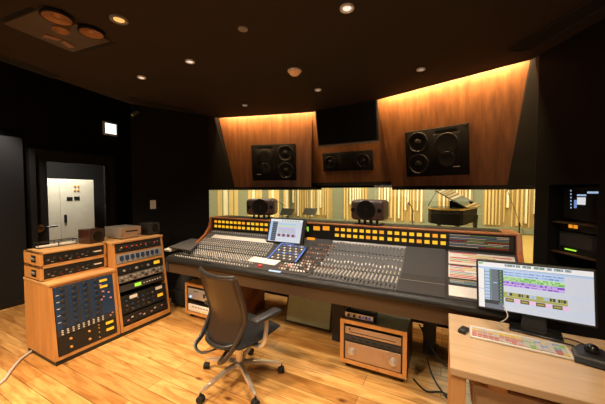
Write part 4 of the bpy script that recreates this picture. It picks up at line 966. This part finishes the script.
# ================================================================== OFFICE CHAIR
HX, HY = -1.462, 1.71
t = thing('office_chair', 'dark mesh office chair with polished star base at the console', 'office chair', (HX, HY, 0), R(-10)); T = WM[t]
def cl2(p): return T.inverted() @ V(p)
BR = .345
for k in range(5):
    a_ = R(184+10+72*k); d = V((cos(a_), sin(a_), 0)); pz = V((-d.y, d.x, 0))
    BO = T.to_3x3().inverted() @ V((-.02, .065, .012)); m = MB(T @ Matrix.Translation(BO)); P = [d*.03+V((0, 0, .135)), d*.12+V((0, 0, .128)), d*.25+V((0, 0, .098)), d*BR+V((0, 0, .072))]
    ws = (.028, .024, .018, .014); vs = []
    for p, w in zip(P, ws): vs += [p-pz*w+V((0, 0, -.016)), p+pz*w+V((0, 0, -.016)), p+pz*w*.6+V((0, 0, .010)), p-pz*w*.6+V((0, 0, .010))]
    m.add(vs, [(i*4+j, i*4+(j+1) % 4, i*4+4+(j+1) % 4, i*4+4+j) for i in range(3) for j in range(4)]+[(3, 2, 1, 0), (12, 13, 14, 15)])
    lg = m.build('leg', 'chrome', t, bevel=.004)
    cm = MB(T @ Matrix.Translation(V((BO.x, BO.y, 0)))); c = d*(BR+.002); q = R(40+65*k); e = V((cos(q), sin(q), 0))
    cm.cyl(c+V((0, 0, .075)), c+V((0, 0, .045)), .009, 8)
    for s in (-1, 1): cm.lathe([(.012, -.009), (.026, -.008), (.027, 0), (.026, .008), (.012, .009)], c+e*.014*s+V((0, 0, .027)), e, 16)
    cm.lathe([(.022, -.006), (.022, .006)], c+V((0, 0, .034)), e, 12)
    cm.build('caster', 'rubber', lg)
BO = T.to_3x3().inverted() @ V((-.02, .065, 0))
MB(T).lathe([(.045, .105), (.048, .15), (.03, .16), (.028, .26), (.018, .26), (.018, .36), (.001, .36)], (BO.x, BO.y, 0), (0, 0, 1), 20).build('gas_lift', 'chrome', t)
MB(T).rbox((-.10, -.14, .345), (.10, .13, .40), .015, 3).build('tilt_mechanism', 'black', t)
# seat: rounded cushion with a waterfall front
def pillow(m, W, D, z0, z1, y0, n=14):
    vs = []; fs = []
    for side in (0, 1):
        for i in range(n+1):
            for j in range(n+1):
                u = i/n*2-1; v = j/n*2-1
                x = u*W/2*(1-.10*v*v*abs(u)); y = y0+v*D/2*(1-.08*u*u)
                e = (1-abs(u)**5)*(1-abs(v)**5)
                zt = z1-.018*(1-u*u)*(1-v*v)-.03*max(0, v-.5)**2*4
                z = (z0+z1)/2+((zt-(z0+z1)/2) if side else (z0-(z0+z1)/2))*max(0, e)**.4
                vs.append((x, y, z))
    q = (n+1)**2
    for s_ in (0, 1):
        for i in range(n):
            for j in range(n):
                a = s_*q+i*(n+1)+j; f = (a, a+1, a+n+2, a+n+1); fs.append(f if s_ else f[::-1])
    m.add(vs, fs, 0, True)
m = MB(T); pillow(m, .50, .49, .395, .475, .06); m.build('seat', 'fabric', t)
# back: a curved mesh sheet inside a frame
def bp(u, v):
    """point of the back: u -1..1 across, v 0..1 upward"""
    w = .205-.0*v if v > .25 else .155+.05*(v/.25)**.7
    w = .165+.045*min(1, v/.55)-.012*max(0, v-.7)
    z = .40+.545*v
    y = -.175+.075*sin(min(1, v/.45)*pi/2)*(1 if v < .45 else 1)-.175*max(0, v-.40)**1.15
    y -= .05*(1-u*u)*(.6+.4*v)
    return V((u*w, y+.02, z-.012*(1-u*u)*(v > .99)))
n, k = 12, 16; vs = [T @ bp(i/n*2-1, j/k) for j in range(k+1) for i in range(n+1)]
m = MB(); m.add(vs, [(j*(n+1)+i, j*(n+1)+i+1, (j+1)*(n+1)+i+1, (j+1)*(n+1)+i) for j in range(k) for i in range(n)], 0, True)
bk = m.build('backrest', 'mesh', t); so = bk.modifiers.new('thick', 'SOLIDIFY'); so.thickness = .012
MB().tube([T @ (bp(i/10*2-1, 1)+V((0, .004, .004))) for i in range(11)], .014, 8).build('top_rail', 'frame', t)
for s in (-1, 1):
    edge_ = [bp(s, v)+V((s*.008, 0, 0)) for v in (1, .8, .6, .42, .30)]
    low = [V((s*.185, -.17, .44)), V((s*.17, -.25, .375)), V((s*.10, -.235, .335)), V((s*.04, -.12, .345))]
    P = smooth_path(edge_+low, 5); N_ = len(P)
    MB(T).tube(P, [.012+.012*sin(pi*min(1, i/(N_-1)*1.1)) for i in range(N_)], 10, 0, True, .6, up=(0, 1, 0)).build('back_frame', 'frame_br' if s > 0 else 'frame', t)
MB(T).tube(smooth_path([bp(-1, .08), V((-.08, -.20, .42)), V((.08, -.20, .42)), bp(1, .08)], 5), .016, 8).build('lumbar_bar', 'frame', t)
for s in (-1, 1):
    ar = MB(T); ar.tube(smooth_path([(s*.16, .02, .385), (s*.25, .02, .39), (s*.285, .03, .43), (s*.285, .05, .52), (s*.28, .06, .60)], 5), [.016]*21, 8, 0, True, 1.5)
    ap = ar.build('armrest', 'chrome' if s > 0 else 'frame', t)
    MB(T).rbox((s*.28-.042, -.075, .60), (s*.28+.042, .195, .632), .015, 3).build('arm_pad', 'frame', ap)

# ================================================================== DESK
DZT = .73; DXL = .037; DXR = 1.62; DYF = 1.445; DYB = 2.10; TH = .036
t = thing('desk', 'pale beech desk with a drawer rail at the right of the photo', 'desk', ((DXL+DXR)/2, (DYF+DYB)/2, 0))
MB().box((DXL, DYF, DZT-TH), (DXR, DYB, DZT)).build('desktop', 'desk', t, bevel=.004)
for x in (DXL+.004, DXR-.074):
    for y in (DYF+.012, DYB-.075): MB().box((x, y, 0), (x+.062, y+.062, DZT-TH)).build('leg', 'desk_v', t, bevel=.003)
MB().box((DXL+.10, DYF+.07, .50), (DXR-.10, DYF+.09, .635)).build('drawer_front', 'desk', t, bevel=.002)
MB().box((DXL+.10, DYF+.09, .50), (DXR-.10, DYB-.1, .515)).build('drawer_tray', 'desk', t)
for x in (DXL+.16, DXR-.24): MB().box((x, DYF+.06, .635), (x+.07, DYF+.10, DZT-TH)).build('drawer_hanger', 'desk_v', t)
MB().box((DXL+.08, DYB-.06, .55), (DXR-.08, DYB-.04, DZT-TH)).build('back_rail', 'desk_v', t)
# --- wide screen
a0, a1 = V((.192, 2.075, .786)), V((.705, 1.895, .795))
Wm = .552; Hm = .312
uu = V((.544, -.094, 0)).normalized()
mA, mB, mC = on_y(477, 307.3, 2.10), on_y(598.5, 329, 2.0), on_y(478, 259.6, 2.105); Wm = (mB-mA).length; Hm = mC.z-mA.z; uu = (mB-mA).normalized()
F = frame(mA, mB-mA, (.0, .04, 1)); 
t = thing('computer_monitor', 'wide black computer monitor showing coloured audio tracks on the beech desk', 'monitor', tuple(F @ V((Wm/2, .06, 0)))); 
MB(F).rbox((0, 0, 0), (Wm, .035, Hm), .006, 2).build('housing', 'black', t)
def ui_big(F, W, H):
    m = MB(F); b = .012; 
    def r(x0, x1, z0, z1, mi, k=0): m.box((b+x0*(W-2*b), -.0012-.0005*k, b+z0*(H-2*b)), (b+x1*(W-2*b), .001, b+z1*(H-2*b)), mi)
    r(0, 1, 0, 1, 0); r(0, 1, .90, 1, 1, 1); r(0, .06, 0, .90, 1, 1); r(.06, .25, 0, .90, 3, 1); r(.0, .25, .86, .9, 2, 2)
    r(0, .06, .40, .415, 2, 2); r(.005, .05, .955, .985, 6, 2)
    random.seed(9)
    for k in range(10): r(.065, .115, .80-k*.072, .86-k*.072, 4 if k % 3 else 2, 2); r(.20, .245, .80-k*.072, .855-k*.072, 12, 2); r(.215, .232, .81-k*.072, .84-k*.072, 6, 3)
    r(.125, .13, .1, .86, 6, 2); r(.15, .19, .56, .58, 2, 3); r(.06, .25, .0, .10, 3, 3); r(.06, .2, .10, .18, 12, 3)
    for x0, x1 in ((.265, .36), (.37, .41), (.43, .505), (.53, .62), (.64, .68), (.70, .77), (.785, .835)):
        r(x0, x1, .945, .99, 3, 2)
        for k in range(3): r(x0+(x1-x0)*(.1+.3*k), x0+(x1-x0)*(.28+.3*k), .955, .98, 6 if (k+int(x0*100)) % 2 else 2, 3)
    r(.25, 1, .86, .895, 2, 2); r(.25, 1, .895, .9, 3, 3)
    tk = [(.80, 5, 11), (.745, 5, 11), (.69, 8, 6), (.645, 6, 8), (.585, 13, 7), (.53, 7, 13)]
    for z, c1, c2 in tk:
        r(.25, .78, z, z+.046, c1, 2); x = .255
        while x < .74:
            l = random.uniform(.015, .06); hgt = random.uniform(.012, .034); r(x, x+l, z+.023-hgt/2, z+.023+hgt/2, c2, 3); x += l+random.uniform(.004, .02)
        for xx in (.42, .58): r(xx, xx+.02, z, z+.046, c1, 4)
    r(.25, .80, .33, .40, 9, 2); r(.25, .80, .285, .325, 9, 2); x = .255
    while x < .79:
        l = random.uniform(.008, .03); r(x, x+l, .335, .395, random.choice([4, 12, 9]), 3); x += l+.008
    for k in range(4): r(.265+k*.138, .345+k*.138, .20, .275, 10, 2); r(.275+k*.138, .335+k*.138, .225, .25, 9, 3); r(.35+k*.138, .395+k*.138, .20, .275, 14, 2)
    for z in (.48, .43, .17, .12): r(.25, 1, z, z+.004, 2, 2)
    return m
ui_big(F, Wm, Hm).build('screen', ['screen', 's_white', 's_lblue', 's_slate', 's_lblue', 's_lblue', 's_green', 's_lilac', 's_lgreen', 's_olive', 's_brown', 's_blue', 's_dark', 's_purple', 's_pink'], t)
sb = F @ V((Wm*.52, .07, 0)); ang = atan2(uu.y, uu.x); Rz = Matrix.Translation((sb.x, sb.y, DZT)) @ Matrix.Rotation(ang, 4, 'Z')
MB(Rz).rbox((-.115, -.15, 0), (.125, .0, .014), .006, 2).build('stand_base', 'black_gloss', t)
MB(Rz).slab([(-.06, -.06, .013), (.06, -.06, .013), (.045, -.036, .16), (-.045, -.036, .16)], .03, (0, 1, .1)).build('stand_neck', 'black', t)
# --- keyboard with coloured keys
kl, kr = V((.158, 2.034, 0)), V((.602, 1.823, 0))
k0 = on_z(470, 336, DZT+.01); k1 = on_z(575, 359.5, DZT+.01); uk = (k1-k0).normalized(); KL = (k1-k0).length; KD = .15
Kf = Matrix.Translation((k0.x, k0.y, DZT)) @ Matrix.Rotation(atan2(uk.y, uk.x), 4, 'Z')
t = thing('keyboard', 'white keyboard with multicoloured keys lying in front of the wide monitor', 'keyboard', tuple(Kf @ V((KL/2, KD/2, 0))))
MB(Kf).rbox((0, 0, 0), (KL, KD, .012), .004, 2).build('base', 'panel_lt', t)
random.seed(21)
for r_ in range(6):
    for c_ in range(16):
        x = .010+c_*(KL-.02)/16; y = .010+r_*.018
        if c_ < 9: col = ['key_p', 'key_r', 'key_p', 'key_p', 'key_y', 'key_y'][r_] if random.random() < .75 else 'key_w'
        else: col = random.choice(['key_w', 'key_w', 'key_b', 'key_y', 'key_g']) if random.random() < .6 else 'key_w'
        if r_ < 2 and c_ == 14: col = 'key_r'
        if r_ == 5 and c_ < 4: col = 'key_w'
        MB(Kf).box((x, y, .012), (x+.0235, y+.0155, .0165)).build('key', col, t)
# --- small black dongle, trackball, cables
p = on_z(464, 330, DZT+.01); T = Matrix.Translation((p.x, p.y, DZT)) @ Matrix.Rotation(R(68), 4, 'Z')
t = thing('dongle_key', 'small black key fob lying at the left end of the keyboard', 'key fob', (p.x, p.y, DZT))
MB(T).rbox((-.042, -.02, 0), (.028, .02, .024), .006, 2).build('body', 'black', t)
MB(T).box((.028, -.008, .004), (.045, .008, .011)).build('plug', 'silver', t)
p = on_z(592, 354, DZT+.02); T = Matrix.Translation((p.x, p.y, DZT)) @ Matrix.Rotation(R(-14), 4, 'Z') @ Matrix.Scale(.86, 4)
t = thing('trackball', 'black trackball with a large glossy ball at the right edge of the desk', 'trackball', (p.x, p.y, DZT))
MB(T).prism([(-.075, -.075), (.075, -.075), (.085, .02), (.06, .085), (-.06, .085), (-.085, .02)], 'z', 0, .022).build('base', 'panel', t, bevel=.006)
MB(T).slab([(-.06, -.055, .0225), (.06, -.055, .0225), (.068, .02, .030), (.048, .07, .034), (-.048, .07, .034), (-.068, .02, .030)], .004, (0, 0, 1)).build('button_plate', 'black', t, bevel=.003)
MB(T).lathe([(.032*sin(pi*i/12)+.0005, -.032*cos(pi*i/12)) for i in range(13)], (0, .01, .045), (0, 0, 1), 24).build('ball', 'black_gloss', t)
MB(T).rbox((-.08, -.125, 0), (.08, -.078, .014), .006, 2).build('wrist_rest', 'rubber', t)
def dcable(pts, r, label, m='cable'):
    o = MB().tube(smooth_path(pts, 7), r, 7).build('desk_cable', m); recentre(o); tag(o, label, 'cable', 'cables on the beech desk')
z = DZT+.006
dcable([(.53, 1.955, z), (.60, 1.93, z+.004), (.68, 1.90, z), (.80, 1.88, z), (.95, 1.92, z)], .0045, 'black cable running right from the monitor stand across the desk')
dcable([(.56, 2.02, z), (.64, 1.97, z+.012), (.72, 1.93, z), (.85, 1.95, z), (.98, 2.02, z)], .004, 'black cable behind the trackball at the right end of the desk')
dcable([(.628, 1.76, z+.006), (.66, 1.83, z), (.72, 1.86, z), (.82, 1.84, z)], .004, 'black trackball cable curling to the right edge')
dcable([(.33, 2.05, z+.12), (.345, 2.0, z+.07), (.30, 1.99, z+.02), (.325, 1.94, z+.012)], .003, 'thin white cable hanging under the wide monitor', 'cable_w')

# ================================================================== EQUIPMENT IN THE RIGHT WALL
struct(MB(RW).box((t0-.02, .1, OZ0-.02), (t0, .42, OZ1+.02)).box((t1, .1, OZ0-.02), (t1+.02, .42, OZ1+.02)).box((t0-.02, .1, OZ0-.02), (t1+.02, .42, OZ0-.001)).box((t0-.02, .1, OZ1), (t1+.02, .42, OZ1+.02)), 'trim_8', ['wall'])
W_ = t1-t0; o = RW @ V((t0, 0, 0))
E = RW @ Matrix.Translation((t0, 0, 0))
def ez(px, py): p = on_plane(px, py, E @ V((0, .05, 0)), RN); return (E.inverted() @ p)
sh = []
for py, lab in ((221.5, 'upper thin wooden shelf in the dark opening of the right wall'), (250.5, 'lower thin wooden shelf in the dark opening of the right wall')):
    pl_ = ez(552, py-1); z = pl_.z
    o = MB(E).box((.004, .03, z-.010), (W_-.004, .40, z)).build('equipment_shelf', 'dark_wood'); recentre(o)
    tag(o, lab, 'shelf', 'shelves in the right wall'); sh.append(z)
zc = (sh[0], sh[1])
# screen
u = thing('rack_display', 'dark display with a small bright window inside the opening of the right wall', 'monitor', tuple(E @ V((W_/2, .1, zc[0]))))
MB(E).rbox((.015, .10, zc[0]+.02), (W_-.01, .13, OZ1-.02), .004, 2).build('housing', 'black', u)
MB(E).box((W_*.3, .13, zc[0]), (W_*.7, .2, zc[0]+.05)).build('stand', 'black', u)
m = MB(E); m.box((.03, .098, zc[0]+.035), (W_-.02, .101, OZ1-.035), 0)
def pr(x0, x1, y0, y1, mi): 
    a = ez(x0, y1); b = ez(x1, y0); m.box((a.x, .096, a.z), (b.x, .0975, b.z), mi)
pr(571, 579.5, 197.5, 204.5, 1); pr(571, 580, 194.5, 196, 2); pr(581, 592, 191.5, 193.5, 2); pr(568, 571, 200, 208, 3)
for k in range(6): pr(564.5, 565.6, 190+k*3.4, 191.4+k*3.4, 2)
m.build('screen', ['void', 's_white', 's_lblue', 's_blue'], u)
u = thing('rack_device', 'black device with two orange lamps on the upper shelf of the right wall', 'audio rack unit', tuple(E @ V((W_/2, .1, zc[1]))))
zt_ = zc[0]-.012
MB(E).rbox((.02, .07, zt_-.055), (W_-.015, .30, zt_-.001), .003, 2).build('housing', 'black', u)
for px in (568.5, 573.5):
    p = ez(px, 222.5); MB(E).box((p.x-.013, .064, zt_-.03), (p.x+.013, .072, zt_-.005)).build('lamp', 'led_o', u)
u = thing('rack_device', 'black device with small green lamps on the lower shelf of the right wall', 'audio rack unit', tuple(E @ V((W_/2, .1, zc[1]))))
MB(E).rbox((.02, .07, zc[1]), (W_-.015, .34, zc[1]+.16), .003, 2).build('housing', 'black', u)
MB(E).box((.04, .066, zc[1]+.05), (W_-.03, .071, zc[1]+.145)).build('front_panel', 'panel_dk', u)
for k in range(5):
    p = ez(564+k*2.3, 241.5); MB(E).box((p.x-.007, .064, zc[1]+.022), (p.x+.007, .071, zc[1]+.031)).build('lamp', 'led_g', u)
u = thing('rack_device', 'grey device lying in the bottom of the opening in the right wall', 'audio rack unit', tuple(E @ V((W_/2, .1, OZ0))))
MB(E).rbox((.02, .06, OZ0), (W_-.015, .34, OZ0+.07), .003, 2).build('housing', 'panel_dk', u)
MB(E).box((.03, .055, OZ0+.06), (W_*.7, .2, OZ0+.073)).build('paper_on_top', 'greybox', u)

# ================================================================== LIGHT
LAMPS = bpy.data.collections.new('lights'); 
def spot(p, tgt, e, col, size=70, blend=.6, r=.06):
    l = bpy.data.lights.new('spot', 'SPOT'); l.energy = e; l.color = col; l.spot_size = R(size); l.spot_blend = blend; l.shadow_soft_size = r
    o = bpy.data.objects.new('spot_light', l); COL.objects.link(o); o.location = p; o.rotation_euler = (V(tgt)-V(p)).to_track_quat('-Z', 'Y').to_euler(); return o
def area(p, tgt, e, col, sx, sy):
    l = bpy.data.lights.new('area', 'AREA'); l.energy = e; l.color = col; l.shape = 'RECTANGLE'; l.size = sx; l.size_y = sy
    o = bpy.data.objects.new('area_light', l); COL.objects.link(o); o.location = p; o.rotation_euler = (V(tgt)-V(p)).to_track_quat('-Z', 'Y').to_euler(); return o
WARM = (1, .70, .40); WARM2 = (1, .74, .45); NEUT = (1, .9, .78)
for i, (c, e) in enumerate(zip(DL, (75, 50, 80, 60, 60, 75, 80))): spot((c.x, c.y, CZ-.03), (c.x, c.y-(.35 if i > 3 else 0), 0), e, NEUT if i > 3 else WARM2, 85, .7, .04)
# downlights further back in the room, out of the frame
spot((-2.1, .1, 2.66), (-2.2, 1.0, 0), 290, WARM2, 90, .7, .08)
spot((-3.0, -.4, 2.66), (-3.3, 1.0, .3), 200, WARM2, 80, .7, .08)
spot((-4.3, .2, 2.9), (-4.3, 1.2, 0), 150, WARM2, 75, .7, .08)
spot((-1.0, .2, 2.66), (-1.3, 1.0, 0), 200, WARM2, 90, .7, .08)
spot((.7, .6, 2.66), (.6, 1.6, .7), 130, WARM2, 85, .7, .08)
spot((-.3, 1.0, 2.66), (-.7, 2.2, .8), 70, NEUT, 80, .7, .08)
spot((-4.80, 1.40, 2.75), (-5.12, 1.45, 1.2), 90, NEUT, 70, .8, .04)
# cove light behind the ceiling edge
def cove(a, b, e, n):
    d = (b-a); L = d.length; nv = V((-d.y, d.x, 0)).normalized(); nv = nv if nv.y > 0 else -nv
    c = (a+b)/2; p = V((c.x, c.y, CZ+.10))+nv*.02
    l = bpy.data.lights.new('cove', 'AREA'); l.energy = e; l.color = (1, .66, .31); l.shape = 'RECTANGLE'; l.size = L; l.size_y = .03
    o = bpy.data.objects.new('cove_light', l); COL.objects.link(o); o.location = p
    z = -(nv*.75+V((0, 0, -.65))).normalized(); x = d.normalized(); y = z.cross(x)
    o.rotation_euler = Matrix((x, y, z)).transposed().to_euler()
cove(EL-(E1-EL)*.04, E1, 26, 1); cove(E2, ER-(ER-E2)*.04, 36, 1); cove(E1, E2, 5, 1)
# live room
for x, y, e in ((-3.5, 8.0, 180), (1.0, 8.5, 180), (-1.2, 10.6, 165), (-3.8, 5.0, 100), (-4.5, 10.8, 100), (2.6, 10.6, 110)): area((x, y, 4.1), (x, y+.6, 0), e, (1, .93, .72), 1.6, 1.2)
# corridor
area((-6.1, 2.6, 2.55), (-6.5, 2.3, .6), 75, (1, .88, .70), .5, .5)
w = bpy.data.worlds.new('world'); SC.world = w; w.use_nodes = True
w.node_tree.nodes['Background'].inputs[0].default_value = (1, .85, .7, 1); w.node_tree.nodes['Background'].inputs[1].default_value = .0
# soft fill: unseen area lamp added behind the camera to brighten the room
area((-.8, -2.3, 1.9), (-1.4, 2, 1.0), 20, (1, .80, .58), 3.2, 1.4)
SC.view_settings.view_transform = 'Standard'; SC.view_settings.look = 'None'; SC.view_settings.exposure = 0; SC.view_settings.gamma = 1
